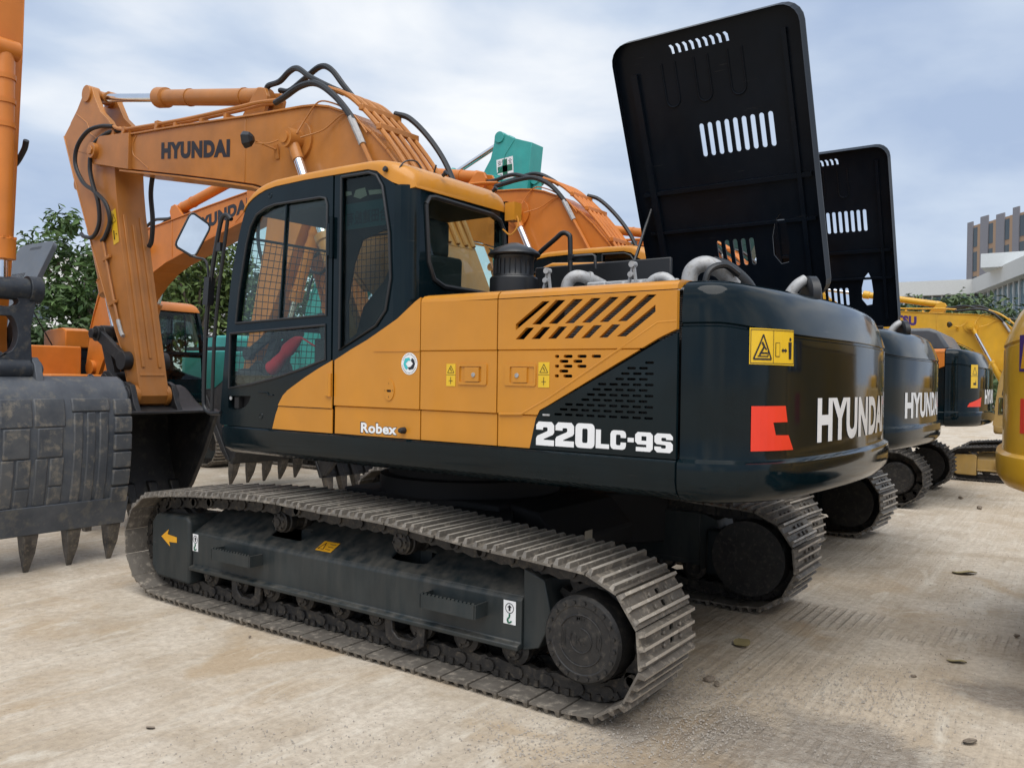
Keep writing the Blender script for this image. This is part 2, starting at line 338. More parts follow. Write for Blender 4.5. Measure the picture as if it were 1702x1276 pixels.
def crawler(root, s, P, hero):
    """one track: frame is the part, everything on it a sub-part. s = +1 left, -1 right"""
    Y = lambda y: s*y
    mb = MB()
    # main beam: outer face, foot flange, inner face
    mb.prism([(Y(1.03), .26), (Y(1.395), .235), (Y(1.40), .262), (Y(1.362), .272), (Y(1.362), .495), (Y(1.345), .515), (Y(1.33), .505), (Y(1.335), .29), (Y(1.03), .30)], -1.42, 1.50, 0, 0)
    fn = lambda a, b, c: (a, Y(1.345-b*.28), .515+b*.15+c)
    holes = [rrect(.44, .30, .76, .72, .06, 2), rrect(-.66, .30, -.37, .72, .06, 2)]
    mb.plate([(-1.42, 0), (1.50, 0), (1.50, 1), (-1.42, 1)], holes, fn, .02)
    mb.prism([(-1.42, .23), (-1.52, .26), (-1.60, .42), (-1.55, .62), (-1.42, .665)], Y(1.03), Y(1.345), 0, 1)   # tail towards the drive
    mb.box((-1.42, Y(1.03), .3), (1.5, Y(1.06), .66))
    for c in (.60, -.515): mb.box((c-.2, Y(1.10), .42), (c+.2, Y(1.30), .44), 1)
    fr = mb.build('crawler_frame', [P['frame'], MATT], root, 30, .006)
    # front guard over the idler fork
    mb = MB(); mb.prism([(1.515, .12), (1.93, .13), (2.0, .2), (2.0, .54), (1.94, .605), (1.55, .62), (1.51, .58)], Y(1.06), Y(1.385), 0, 1)
    mb.build('idler_guard', P['frame'], fr, 30, .022, None, 3)
    # rollers
    for k in range(9):
        x = 1.32-k*.335; mb = MB()
        mb.lathe([(.03, -.16), (.055, -.16), (.06, -.145), (.09, -.135), (.09, -.095), (.075, -.085), (.075, .085), (.09, .095), (.09, .135), (.06, .145), (.055, .16), (.03, .16)], (x, Y(1.195), .225), (0, 1, 0), 16)
        mb.lathe([(.03, .15), (.035, .172), (.012, .176)], (x, Y(1.195), .225), (0, s, 0), 10)
        for q in range(4): mb.cyl((x+.045*math.cos(q*PI/2+.4), Y(1.345), .225+.045*math.sin(q*PI/2+.4)), (x+.045*math.cos(q*PI/2+.4), Y(1.365), .225+.045*math.sin(q*PI/2+.4)), .009, 6)
        mb.build('track_roller', LINKM, fr, 35)
    for x in (.87, -.60):       # roller guards
        mb = MB(); a = [(x-.16, .25), (x-.15, .12), (x-.09, .085), (x+.09, .085), (x+.15, .12), (x+.16, .25), (x+.10, .25), (x+.095, .17), (x+.05, .135), (x-.05, .135), (x-.095, .17), (x-.10, .25)]
        mb.prism(a, Y(1.345), Y(1.375), 0, 1); mb.build('roller_guard', LINKM, fr, 30, .006)
    for x in (.58, -.52):
        mb = MB(); mb.lathe([(.03, -.12), (.06, -.12), (.062, -.09), (.078, -.085), (.078, -.045), (.066, -.035), (.066, .035), (.078, .045), (.078, .085), (.07, .09), (.07, .12), (.05, .13), (.03, .14)], (x, Y(1.2), .682), (0, 1, 0), 18)
        mb.lathe([(.065, .12), (.055, .135), (.03, .138), (.028, .15), (.01, .152)], (x, Y(1.2), .682), (0, s, 0), 14)
        for q in range(6): mb.cyl((x+.048*math.cos(q), Y(1.33), .682+.048*math.sin(q)), (x+.048*math.cos(q), Y(1.345), .682+.048*math.sin(q)), .007, 6)
        mb.build('carrier_roller', LINKM, fr, 35)
        mb = MB(); mb.box((x-.05, Y(1.03), .42), (x+.05, Y(1.1), .70)); mb.build('carrier_bracket', P['frame'], fr, 30, .008)
    # sprocket, idler
    mb = MB(); n = 21; prof = []
    for k in range(n):
        for da, rr in ((-.34, .255), (-.16, .305), (.16, .305), (.34, .255)): a = 2*PI*(k+da)/n; prof.append((-1.83+rr*math.cos(a), .385+rr*math.sin(a)))
    mb.prism(prof, Y(1.165), Y(1.225), 0, 1); mb.build('sprocket', LINKM, fr, 30)
    mb = MB(); mb.lathe([(.05, -.16), (.24, -.09), (.262, -.085), (.262, -.045), (.285, -.04), (.285, .04), (.262, .045), (.262, .085), (.24, .09), (.05, .16)], (1.83, Y(1.195), .398), (0, 1, 0), 32)
    mb.build('idler_wheel', LINKM, fr, 35)
    # final drive
    mb = MB()
    mb.lathe([(.27, -.28), (.27, -.05), (.232, -.045), (.225, .0), (.222, .15), (.218, .225), (.206, .238), (.203, .242), (.17, .244), (.165, .241), (.02, .243)], (-1.83, Y(1.2), .387), (0, s, 0), 48)
    fd = mb
    for q in range(20):
        a = q*PI/10+.1; fd.cyl((-1.83+.187*math.cos(a), Y(1.43), .387+.187*math.sin(a)), (-1.83+.187*math.cos(a), Y(1.453), .387+.187*math.sin(a)), .0105, 6)
    if s > 0 and hero:
        for aa in (25, 205): fd.tube([(-1.83+.125*math.cos(R(aa+t)), 1.4435, .387+.125*math.sin(R(aa+t))) for t in range(0, 131, 10)], .004, 6)
        fd.tube([(-1.83+.06*math.cos(R(t)), 1.4435, .387+.06*math.sin(R(t))) for t in range(90, 400, 15)], .004, 6)
        for (tx, cx, cz, ww, hh) in (('MF', -1.83, .45+.05, .06, .035), ('KL', -1.83, .387, .06, .04), ('EWX', -1.73, .385, .03, .09), ('L9', -1.93, .39, .03, .08)):
            lettering(fd, tx, lambda a, b, cx=cx, cz=cz, ww=ww, hh=hh: (cx+ww/2-a*ww, 1.4455, cz-hh/2+b*hh), .015)
    fd.build('final_drive', HUBM, fr, 30)
    mb = MB(); mb.box((-2.06, Y(.93), .22), (-1.5, Y(1.04), .56)); mb.build('motor_guard', DARKM, fr, 30, .03, None, 3)
    # shoes and links
    sm, lm = shoe_mesh(P['shoe']), link_mesh()
    for k in range(NSH):
        (x0, z0), (x1, z1) = TPTS[k], TPTS[(k+1) % NSH]
        t = Vector((x1-x0, 0, z1-z0)).normalized(); nrm = Vector((t.z, 0, -t.x)); yv = nrm.cross(t)
        jit = random.uniform(-.02, .02)
        M = Matrix(((t.x, yv.x, nrm.x, (x0+x1)/2), (t.y, yv.y, nrm.y, Y(1.195)), (t.z, yv.z, nrm.z, (z0+z1)/2), (0, 0, 0, 1))) @ Matrix.Rotation(jit, 4, 'Y')
        o = link('track_shoe', sm, fr); o.matrix_local = M
        o = link('track_link', lm, fr); o.matrix_local = M
    # steps on the outer face
    for a, b in ((1.13, .71), (-.80, -1.19)):
        mb = MB(); y0, y1 = Y(1.36), Y(1.468); zt = .455
        for x in (a, b): mb.box((x-.006, y0, zt-.075), (x+.006, y1, zt))
        mb.box((min(a, b)+.002, y1-s*.01, zt-.078), (max(a, b)-.002, y1, zt-.002))
        for k in range(14): x = b+(a-b)*(k+.5)/14; mb.box((x-.008, y1-s*.01, zt-.003), (x+.008, y1-s*.001, zt+.008))
        mb.box((min(a, b)+.004, y0, zt-.078), (max(a, b)-.004, y1-s*.011, zt-.07)); mb.build('step', P['frame'], fr, 30)
    if hero and s > 0:
        st = lambda name, m, mats: m.build(name, mats, fr, 0)
        m = MB(); m.plate([(1.865, .438), (1.77, .50), (1.785, .462), (1.665, .452), (1.665, .412), (1.765, .408), (1.752, .376)], [], lambda a, b, c: (a, 1.388+c, b), .0015); o = st('arrow_sticker', m, AMBV)
        for x0, x1, z0, z1 in ((1.50, 1.435, .373, .497), (-1.305, -1.385, .36, .485)):
            m = MB(); m.box((x0, 1.3632, z0), (x1, 1.3645, z1)); cx, cz = (x0+x1)/2, z0+(z1-z0)*.68
            rr = .026; ring = [(cx+rr*math.cos(R(t)), 1.3652, cz+rr*math.sin(R(t))) for t in range(0, 361, 20)]
            m.tube(ring, .0022, 4, 1, False); m.box((cx-.006, 1.3648, cz-.014), (cx+.006, 1.366, cz+.006), 1)
            m.prism([(cx-.015, cz+.004), (cx, cz+.018), (cx+.015, cz+.004)], 1.3648, 1.366, 1)
            m.tube(smooth_path([(cx, 1.3655, cz-.03), (cx, 1.3655, cz-.045), (cx+.012, 1.3655, cz-.06), (cx+.004, 1.3655, cz-.077), (cx-.014, 1.3655, cz-.068)], 4), .005, 5, 2); o = st('hook_sticker', m, [WHITE, INK, GREENV])
            o['label'] = 'small white sticker with a lifting hook symbol'
        m = MB(); g = lambda a, b: (a, 1.345-b*.28, .5192+b*.15)
        m.add([g(.245, .12), g(.10, .12), g(.10, .42), g(.245, .42)], [(0, 1, 2, 3)]); 
        for q0, q1 in (((.235, .17), (.185, .17)), ((.185, .17), (.21, .36)), ((.21, .36), (.235, .17)), ((.165, .34), (.115, .34)), ((.165, .26), (.115, .26)), ((.165, .18), (.125, .18))): m.bar(tuple(Vector(g(*q0))+Vector((0, 0, .002))), tuple(Vector(g(*q1))+Vector((0, 0, .002))), .004, .002, 1)
        st('warning_sticker', m, [AMBV, INK])
    return fr

def undercarriage(root, P, hero):
    crawler(root, 1, P, hero); crawler(root, -1, P, hero)
    mb = MB()
    mb.box((-.72, -.62, .42), (.72, .62, .84))
    for sx in (-1, 1):
        for sy in (-1, 1):
            mb.prism([(sx*.25, sy*.5), (sx*.75, sy*.5), (sx*1.15, sy*1.06), (sx*.62, sy*1.06)], .40, .80, 0, 2)
    mb.prism([(-.72, .42), (-.72, .84), (-.95, .80), (-1.12, .62), (-1.12, .5)], -.5, .5, 0, 1)
    cb = mb.build('car_body', P['under'], root, 30, .015)
    mb = MB(); mb.lathe([(.68, 0), (.68, .12), (.62, .13), (.62, .28), (.1, .28)], (0, 0, .83), (0, 0, 1), 40); mb.build('swing_bearing', P['under'], root, 30)
    if hero:
        m = MB(); m.add([(-1.122, .10, .66), (-1.122, .2, .66), (-1.122, .2, .56), (-1.122, .10, .56)], [(0, 1, 2, 3)]); m.build('plate_sticker', BEIGE, cb, 0)

# ------------------------------------------------------------------ counterweight
CWP = [(-2.33, 1.367), (-2.45, 1.35), (-2.56, 1.28), (-2.66, 1.16), (-2.74, .98), (-2.79, .7), (-2.82, .35), (-2.83, 0)]
CWP = CWP+[(x, -y) for x, y in reversed(CWP[:-1])]
_cs = [0.]
for a, b in zip(CWP, CWP[1:]): _cs.append(_cs[-1]+math.hypot(b[0]-a[0], b[1]-a[1]))
_dense = [tuple(v[:2]) for v in smooth_path([(x, y, 0) for x, y in CWP], 5)]
def cw_at(s, z, off):
    """point on the counterweight wall: s metres along its plan from the left seam, off metres proud"""
    i = max(k for k in range(len(CWP)-1) if _cs[k] <= max(s, 0)) if s < _cs[-1] else len(CWP)-2
    # catmull-rom between points
    P = CWP; f = (s-_cs[i])/(_cs[i+1]-_cs[i]); g = lambda k: Vector((*P[max(0, min(len(P)-1, k))], 0))
    a, b, c, e = g(i-1) if i > 0 else g(0)*2-g(1), g(i), g(i+1), g(i+2) if i+2 < len(P) else g(i+1)*2-g(i)
    pos = .5*((2*b)+(c-a)*f+(2*a-5*b+4*c-e)*f*f+(3*b-a-3*c+e)*f**3); tan = ((c-a)+(4*a-10*b+8*c-2*e)*f+(9*b-3*a-9*c+3*e)*f*f).normalized()
    n = Vector((tan.y, -tan.x, 0)); n = n if n.dot(Vector((pos.x+1.4, pos.y, 0))) > 0 else -n
    p = pos+n*(off-.032); return (p.x, p.y, z)
def counterweight(root, P, xf, signs):
    D = _dense; n = len(D); nr = []
    for i in range(n):
        t = Vector((*D[min(i+1, n-1)], 0))-Vector((*D[max(i-1, 0)], 0)); t.normalize(); v = Vector((t.y, -t.x, 0))
        if v.dot(Vector((D[i][0]+1.4, D[i][1], 0))) < 0: v = -v
        if i in (0, n-1): v = Vector((0, 1 if i == 0 else -1, 0))
        nr.append(v)
    lev = [(1.10, .16), (1.105, .09), (1.125, .035), (1.165, .006), (1.2, 0), (1.275, 0), (1.292, .003), (1.308, .03), (1.325, .032), (1.5, .032), (1.7, .032), (1.915, .032), (1.922, .040), (1.930, .040), (1.938, .031), (1.99, .031), (2.04, .034), (2.08, .040), (2.103, .052), (2.122, .075), (2.134, .11), (2.142, .17), (2.146, .28), (2.148, .42)]
    vs = []
    for z, ins in lev:
        for i in range(n):
            x, y = D[i]; q = max(0, min(1, (-2.50-x)/.31)); q = q*q*(3-2*q)
            ex = 0 if z < 1.95 else .5*(z-1.95)**1.0 if z < 2.12 else .085+(z-2.12)*3.2
            ii = ins+q*ex; px = x-nr[i].x*ii; py = y-nr[i].y*ii
            if i in (0, n-1): px = x
            else: px = min(px, -2.33)
            zz = z-(.045*q*max(0, min(1, (2.09-z)/.13)) if z > 1.9 else 0)
            vs.append((px, py, zz))
    fs = [(j*n+i, j*n+i+1, (j+1)*n+i+1, (j+1)*n+i) for j in range(len(lev)-1) for i in range(n-1)]
    m = len(lev); fs += [tuple(range(n)), tuple(reversed(range((m-1)*n, m*n)))]
    fs += [tuple([j*n for j in range(m)]+[j*n+n-1 for j in reversed(range(m))])]
    mb = MB(); mb.add(vs, fs); cw = mb.build('counterweight', P['cw'], root, 35, 0, xf)
    def dec(name, fn, mats, **k):
        m = MB(); fn(m); return m.build(name, mats, cw, 0, 0, xf)
    def patch(m, poly, mi=0, off=.003, nx=6):
        s0, s1 = min(p[0] for p in poly), max(p[0] for p in poly)
        bm = bmesh.new(); bm.faces.new([bm.verts.new((a, b, 0)) for a, b in poly])
        for k in range(1, nx): bmesh.ops.bisect_plane(bm, geom=bm.verts[:]+bm.edges[:]+bm.faces[:], plane_co=(s0+(s1-s0)*k/nx, 0, 0), plane_no=(1, 0, 0))
        bm.verts.index_update(); m.add([cw_at(v.co.x, v.co.y, off) for v in bm.verts], [tuple(v.index for v in f.verts) for f in bm.faces], mi); bm.free()
    if 'text' in signs:
        body, col, s0, s1, z0, z1 = signs['text']
        dec('maker_lettering', lambda m: lettering(m, body, lambda a, b: cw_at(s0+(s1-s0)*a, z0+(z1-z0)*b, .003), .045, 0, 60), col)
    if 'red' in signs: dec('red_mark', lambda m: patch(m, signs['red']), REDV)
    if 'wide' in signs:
        def f(m):
            patch(m, [(.346, 1.748), (.646, 1.745), (.64, 1.912), (.346, 1.914)])
            for a in (.352, .49, .638): patch(m, [(a, 1.752), (a+.0025, 1.752), (a+.0025, 1.908), (a, 1.908)], 1, .0045, 1)
            for z in (1.752, 1.905): patch(m, [(.352, z), (.640, z), (.640, z+.003), (.352, z+.003)], 1, .0045)
            tri = [(.368, 1.772), (.478, 1.772), (.423, 1.885)]
            for (a, b), (c, e) in zip(tri, tri[1:]+tri[:1]):
                q = Vector((e-b, -(c-a), 0)).normalized()*.004; patch(m, [(a-q.x, b-q.y), (c-q.x, e-q.y), (c+q.x, e+q.y), (a+q.x, b+q.y)], 1, .0047, 3)
            for a, b, c, e, wd in ((.4, 1.79, .43, 1.83, .005), (.43, 1.83, .415, 1.85, .006), (.41, 1.8, .45, 1.80, .004), (.39, 1.785, .455, 1.785, .003), (.43, 1.83, .445, 1.815, .004), (.455, 1.785, .455, 1.81, .003)):
                q = Vector((e-b, -(c-a), 0)).normalized()*wd; patch(m, [(a-q.x, b-q.y), (c-q.x, e-q.y), (c+q.x, e+q.y), (a+q.x, b+q.y)], 1, .0047, 1)
            patch(m, [(.505, 1.785), (.535, 1.785), (.535, 1.85), (.505, 1.85)], 1, .0046, 1); patch(m, [(.508, 1.788), (.532, 1.788), (.532, 1.847), (.508, 1.847)], 0, .0052, 1)
            patch(m, [(.545, 1.815), (.558, 1.826), (.558, 1.82), (.572, 1.82), (.572, 1.826), (.585, 1.815), (.572, 1.804), (.572, 1.81), (.558, 1.81), (.558, 1.804)], 1, .0047, 1)
            patch(m, [(.597, 1.775), (.606, 1.775), (.607, 1.82), (.608, 1.775), (.617, 1.775), (.619, 1.855), (.593, 1.855)], 1, .0047, 1)
            patch(m, [(.607+.009*math.cos(k), 1.868+.009*math.sin(k)) for k in (0, 1, 2, 3, 4, 5, 6)], 1, .0047, 1)
        dec('warning_sign', f, [YELV, INK])
    if 'tall' in signs:
        ds = signs['tall']; pt = lambda m, q, mi=0, off=.003, nx=6: patch(m, [(x+ds, z) for x, z in q], mi, off, nx)
        def f(m):
            pt(m, [(.50, 1.62), (.66, 1.62), (.66, 1.93), (.50, 1.93)]); pt(m, [(.50, 1.775), (.66, 1.775), (.66, 1.78), (.50, 1.78)], 1, .0045)
            tri = [(.53, 1.80), (.63, 1.80), (.58, 1.90)]
            for (a, b), (c, e) in zip(tri, tri[1:]+tri[:1]):
                q = Vector((e-b, -(c-a), 0)).normalized()*.004; pt(m, [(a-q.x, b-q.y), (c-q.x, e-q.y), (c+q.x, e+q.y), (a+q.x, b+q.y)], 1, .0047, 3)
            pt(m, [(.55, 1.66), (.62, 1.66), (.61, 1.74), (.6, 1.69), (.55, 1.69)], 1, .0047)
        dec('warning_sign', f, [YELV, INK])
    if 'flag' in signs:
        FS = signs['flag']
        def f(m):
            patch(m, [(FS, 1.74), (FS+.44, 1.74), (FS+.44, 1.93), (FS, 1.93)], 0, .003, 10)
            for k in range(4): a = FS+.02+.09*k; patch(m, [(a, 1.755), (a+.05, 1.755), (a+.09, 1.915), (a+.04, 1.915)], 1+((k+1) % 2), .0045)
        dec('side_decal', f, [PURPLE, WHITE, AMBV]); dec('red_mark', lambda m: patch(m, [(FS+.02, 1.42), (FS+.14, 1.42), (FS+.14, 1.60), (FS+.02, 1.60)], 0, .003, 4), REDV)
    return cw

# ------------------------------------------------------------------ upper body
S = 1.367
SLOTS = [[(-1.406, 1.918), (-1.405, 1.95), (-1.573, 2.064), (-1.62, 2.062)], [(-1.51, 1.947), (-1.564, 1.945), (-1.714, 2.064), (-1.655, 2.067)], [(-1.612, 1.948), (-1.665, 1.946), (-1.818, 2.064), (-1.76, 2.067)], [(-1.712, 1.947), (-1.763, 1.946), (-1.919, 2.065), (-1.866, 2.067)], [(-1.811, 1.948), (-1.861, 1.946), (-2.018, 2.065), (-1.968, 2.068)], [(-1.912, 1.948), (-1.96, 1.947), (-2.117, 2.066), (-2.067, 2.069)], [(-2.014, 1.949), (-2.061, 1.948), (-2.218, 2.068), (-2.168, 2.07)], [(-1.406, 1.871), (-1.459, 1.87), (-1.525, 1.93), (-1.473, 1.931)], [(-1.507, 1.871), (-1.56, 1.871), (-1.626, 1.931), (-1.575, 1.932)], [(-1.609, 1.871), (-1.66, 1.871), (-1.726, 1.931), (-1.676, 1.932)], [(-1.71, 1.871), (-1.76, 1.871), (-1.825, 1.932), (-1.777, 1.933)], [(-1.809, 1.871), (-1.857, 1.871), (-1.927, 1.932), (-1.88, 1.933)], [(-1.91, 1.872), (-1.957, 1.871), (-2.029, 1.933), (-1.983, 1.935)], [(-2.009, 1.876), (-2.059, 1.875), (-2.213, 1.988), (-2.212, 2.021)]]
G2 = ([(0, .66), (0, .86), (.14, 1), (.86, 1), (1, .86), (1, .56), (.93, .47), (.44, .28), (.42, .24), (1, .24), (1, 0), (0, 0), (0, .30), (.07, .40), (.60, .60), (.64, .64), (.64, .74), (.60, .77), (.42, .77), (.38, .74), (.38, .66)], [])
G0 = (rrect(0, 0, 1, 1, .2, 4), [rrect(.36, .21, .64, .79, .06, 2)])
GL = ([(0, 0), (1, 0), (1, .24), (.38, .24), (.38, 1), (0, 1)], [])
GC = ([(1, .62), (1, .8), (.94, .94), (.8, 1), (.2, 1), (.06, .94), (0, .8), (0, .2), (.06, .06), (.2, 0), (.8, 0), (.94, .06), (1, .2), (1, .38), (.66, .38), (.66, .27), (.6, .22), (.42, .22), (.36, .27), (.36, .73), (.42, .78), (.6, .78), (.66, .73), (.66, .62)], [])
GD = ([(0, 0), (1, 0), (1, 1), (0, 1)], [])
G9 = ([(.05, 0), (.85, 0), (1, .15), (1, .85), (.86, 1), (.14, 1), (0, .86), (0, .5), (.14, .36), (.64, .36), (.64, .22), (.05, .22)], [[(.36, .56), (.64, .56), (.64, .79), (.36, .79)]])
GS = ([(0, .30), (0, .15), (.15, 0), (.85, 0), (1, .15), (1, .45), (.88, .58), (.42, .60), (.38, .63), (.38, .74), (.42, .78), (.6, .78), (.64, .74), (.64, .68), (1, .68), (1, .85), (.85, 1), (.15, 1), (0, .85), (0, .55), (.12, .43), (.58, .40), (.63, .37), (.63, .26), (.58, .22), (.4, .22), (.36, .26), (.36, .30)], [])
def clip(poly, z, above):
    out = []; n = len(poly)
    for i in range(n):
        a, b = poly[i], poly[(i+1) % n]; ia = (a[1] >= z) == above or a[1] == z; ib = (b[1] >= z) == above or b[1] == z
        if ia: out.append(a)
        if ia != ib and a[1] != z and b[1] != z: t = (z-a[1])/(b[1]-a[1]); out.append((a[0]+(b[0]-a[0])*t, z))
    return out
def banded(mb, poly, holes, cuts, y0, t=.025, m=0, ys=None):
    """sheet in the xz plane pressed into horizontal bands: cuts = z of the creases, ys = offset of each band"""
    zs = [-9]+cuts+[9]; ys = ys or [0]*(len(cuts)+1)
    for k in range(len(zs)-1):
        p = clip(clip(poly, zs[k]+.004, True), zs[k+1]-.004, False)
        if len(p) < 3: continue
        hs = [h for h in holes if zs[k] < sum(q[1] for q in h)/len(h) < zs[k+1]]
        mb.plate(p, hs, lambda a, b, c, q=ys[k]: (a, y0+q+c, b), t, m)
        if k < len(cuts):      # sloped crease to the next band
            z = zs[k+1]; xs = [q[0] for q in p if abs(q[1]-(z-.004)) < 1e-4]
            if len(xs) >= 2: mb.add([(min(xs), y0+ys[k]-.0005, z-.0045), (max(xs), y0+ys[k]-.0005, z-.0045), (max(xs), y0+min(ys[k:k+2])-.006, z), (min(xs), y0+min(ys[k:k+2])-.006, z), (max(xs), y0+ys[k+1]-.0005, z+.0045), (min(xs), y0+ys[k+1]-.0005, z+.0045)], [(0, 1, 2, 3), (3, 2, 4, 5)], m)
    return mb
def warn_small(cx, z0, z1, hw, y):
    m = MB(); m.box((cx-hw, y, z0), (cx+hw, y+.0015, z1)); zm = (z0+z1)/2
    m.box((cx-hw, y+.0012, zm-.001), (cx+hw, y+.0022, zm+.001), 1)
    a, b = zm+.012, z1-.01; w_ = hw*.72
    for (x0, q0), (x1, q1) in (((cx-w_, a), (cx+w_, a)), ((cx+w_, a), (cx, b)), ((cx, b), (cx-w_, a))): m.bar((x0, y+.002, q0), (x1, y+.002, q1), .002, .003, 1, (0, 1, 0))
    m.bar((cx-.006, y+.002, a+.008), (cx+.004, y+.002, a+.026), .002, .005, 1, (0, 1, 0)); m.bar((cx, y+.002, z0+.012), (cx, y+.002, zm-.012), .002, .003, 1, (0, 1, 0)); m.bar((cx-.014, y+.002, z0+.03), (cx+.014, y+.002, z0+.03), .002, .003, 1, (0, 1, 0))
    return m
def body(root, P, xf, hero, hood, hood_mat):
    B = lambda mb, name, mats, par, sm=30, bv=0, seg=2: mb.build(name, mats, par, sm, bv, xf, seg)
    # deck frame with rounded lower edge
    mb = MB(); prof = [(-1.362, 1.30), (1.366, 1.30), (1.378, 1.29), (1.378, 1.20), (1.36, 1.15), (1.31, 1.115), (-1.31, 1.115), (-1.36, 1.15), (-1.378, 1.20), (-1.378, 1.29)]
    st = [(1.12, 1.295, .0), (1.175, 1.295, .0), (1.183, 1.29, .02)]
    n = len(prof); vs = []
    for x, ins in ((-2.325, 0), (1.08, 0), (1.15, .006), (1.185, .05), (1.19, .12)):
        for y, z in prof: vs.append((x, y*(1-ins*.3), z if z > 1.2 else z+ins*.6 if z < 1.28 else z))
    fs = [(j*n+i, j*n+(i+1) % n, (j+1)*n+(i+1) % n, (j+1)*n+i) for j in range(4) for i in range(n)]+[tuple(range(n)), tuple(reversed(range(4*n, 5*n)))]
    mb.add(vs, fs); deck = B(mb, 'deck_frame', P['deck'], root, 35)
    # inner engine bay walls
    mb = MB(); mb.box((-2.32, -1.30, 1.30), (-.62, 1.24, 1.86)); mb.box((-2.32, 1.18, 1.86), (-1.30, 1.2, 2.1)); mb.box((-2.32, -1.3, 1.86), (-.62, -1.0, 2.2))
    mb.box((-1.28, .3, 1.86), (-.62, 1.24, 2.10)); mb.box((-2.33, -1.0, 1.86), (-2.30, 1.0, 2.16))
    B(mb, 'engine_bay', BLACK, deck)
    if hero or P.get('near'):
        mb = MB()
        for k in range(26): mb.box((-2.29, 1.215, 1.855+k*.0085), (-1.62, 1.235, 1.859+k*.0085))
        B(mb, 'cooler_fins', SILVER, deck, 0)
    # left side doors
    g = lambda a, b, c: (a, S+c, b)
    mb = MB(); banded(mb, [(.0, 1.305), (.0, 1.762), (-.14, 1.825), (-.288, 1.885), (-.42, 1.948), (-.538, 2.005), (-.62, 2.06), (-.68, 2.10), (-.722, 2.122), (-.722, 1.305)], [], [1.477], S, ys=[-.010, 0])
    if hero: mb.box((-.72, S-.003, 1.813), (-.35, S+.004, 1.819))
    mb.prism([(-.60, 2.04), (-.68, 2.10), (-.722, 2.122), (-.722, 2.06)], 1.25, S-.026, 0, 1)
    pa = B(mb, 'front_side_door', P['body'], root, 25)
    mb = MB(); banded(mb, [(-.732, 1.305), (-.732, 2.095), (-1.280, 2.085), (-1.280, 1.305)], [], [1.477, 1.815], S, ys=[-.010, 0, .003])
    roll = lambda z: [(1.37, z), (1.364, z+.022), (1.345, z+.038), (1.31, z+.047), (1.14, z+.055), (1.14, z+.03), (1.30, z+.025), (1.335, z)]
    mb.prism(roll(2.09), -1.280, -.732, 0, 0); pb = B(mb, 'middle_side_door', P['body'], root, 25)
    mb = MB(); cp = [(-1.290, 1.305), (-1.290, 2.085), (-2.322, 2.085), (-2.322, 1.905), (-2.232, 1.866), (-2.116, 1.803), (-1.952, 1.715), (-1.608, 1.528), (-1.563, 1.506), (-1.539, 1.46), (-1.506, 1.305)]
    hs = [list(s_) for s_ in SLOTS] if hero or P.get('near') else []
    if hero:
        for k in range(6):
            z = 1.781-k*.0247; xe = -1.906+k*.048
            for j in range(4):
                a = -1.652-j*.082-(.028 if k % 2 else 0)
                w_ = .027 if (k % 2 == 0 and j == 0) else .055
                if k % 2 == 0 and j > 0: a += .03
                if a-w_ > -1.617-(z-1.569)*1.649+.028: hs.append(rrect(a-w_, z-.0078, a, z+.0078, .0075, 2))
    banded(mb, cp, hs, [1.477, 1.815], S+.002, ys=[-.010, 0, .003])
    mb.prism(roll(2.09), -2.322, -1.290, 0, 0)
    if hero:       # pressed ridge along the colour split
        mb.tube([(-1.30, S-.003, 1.475), (-1.447, S-.003, 1.481), (-1.617, S-.003, 1.569), (-1.96, S-.002, 1.777), (-2.225, S-.001, 1.938), (-2.318, S-.001, 1.942)], .008, 8)
    pc = B(mb, 'rear_side_door', P['body'], root, 25)
    mb = MB(); dp = [(-1.50, 1.305), (-1.536, 1.46), (-1.56, 1.50), (-1.952, 1.70), (-2.232, 1.85), (-2.322, 1.89), (-2.322, 1.305)]; hs = []
    if hero:
        for k in range(14):
            z = 1.488+k*.0262
            for j in range(11):
                a = -2.205+j*.0635+(.031 if k % 2 else 0)
                if all(inside((a+q, z+e), dp) and (a+q) < -1.565-(z-1.5)/.545+.02 for q in (-.008, .055) for e in (-.02, .026)): hs.append(rrect(a, z-.0058, a+.047, z+.0058, .0056, 2))
    mb.plate(dp, hs, lambda a, b, c: (a, S-.004+c, b), .02); pd = B(mb, 'grille_panel', P['dark'], pc, 25)
    if hero:
        m = MB(); m.box((-1.585, S-.003, 1.478), (-1.625, S+.006, 1.487)); B(m, 'grille_latch', SILVER, pc)
        for (x0, x1) in ((-1.062, -1.171), (-1.388, -1.490)):
            m = MB(); c = (x0+x1)/2; side = 1 if x0 > -1.2 else -1
            m.plate(rrect(c-.10, 1.628, c+.10, 1.742, .01, 2), [rrect(c-.078+side*.012, 1.642, c+.078+side*.012, 1.728, .006, 2)], lambda a, b, e: (a, S+.008+e, b), .008)
            m.box((c-.08+side*.012, S-.02, 1.64), (c+.08+side*.012, S-.0075, 1.73)); m.box((x1+.005, S-.004, 1.646), (x0-.005, S+.012, 1.724))
            m.lathe([(.012, 0), (.012, .006), (.005, .0065)], (c-side*.015, S+.012, 1.682), (0, 1, 0), 14, 1)
            B(m, 'door_latch', [P['body'], SILVER], pb if x0 > -1.2 else pc, 30)
        B(warn_small(-.961, 1.618, 1.742, .033, S+.001), 'warning_sticker', [YELV, INK], pb, 0); B(warn_small(-1.588, 1.622, 1.752, .034, S+.003), 'warning_sticker', [YELV, INK], pc, 0)
        m = MB(); disc = lambda rr, y, seg=28: [(-.643+rr*math.cos(2*PI*k/seg), y, 1.742+rr*math.sin(2*PI*k/seg)) for k in range(seg)]
        m.add(disc(.064, S+.002), [tuple(range(28))]); 
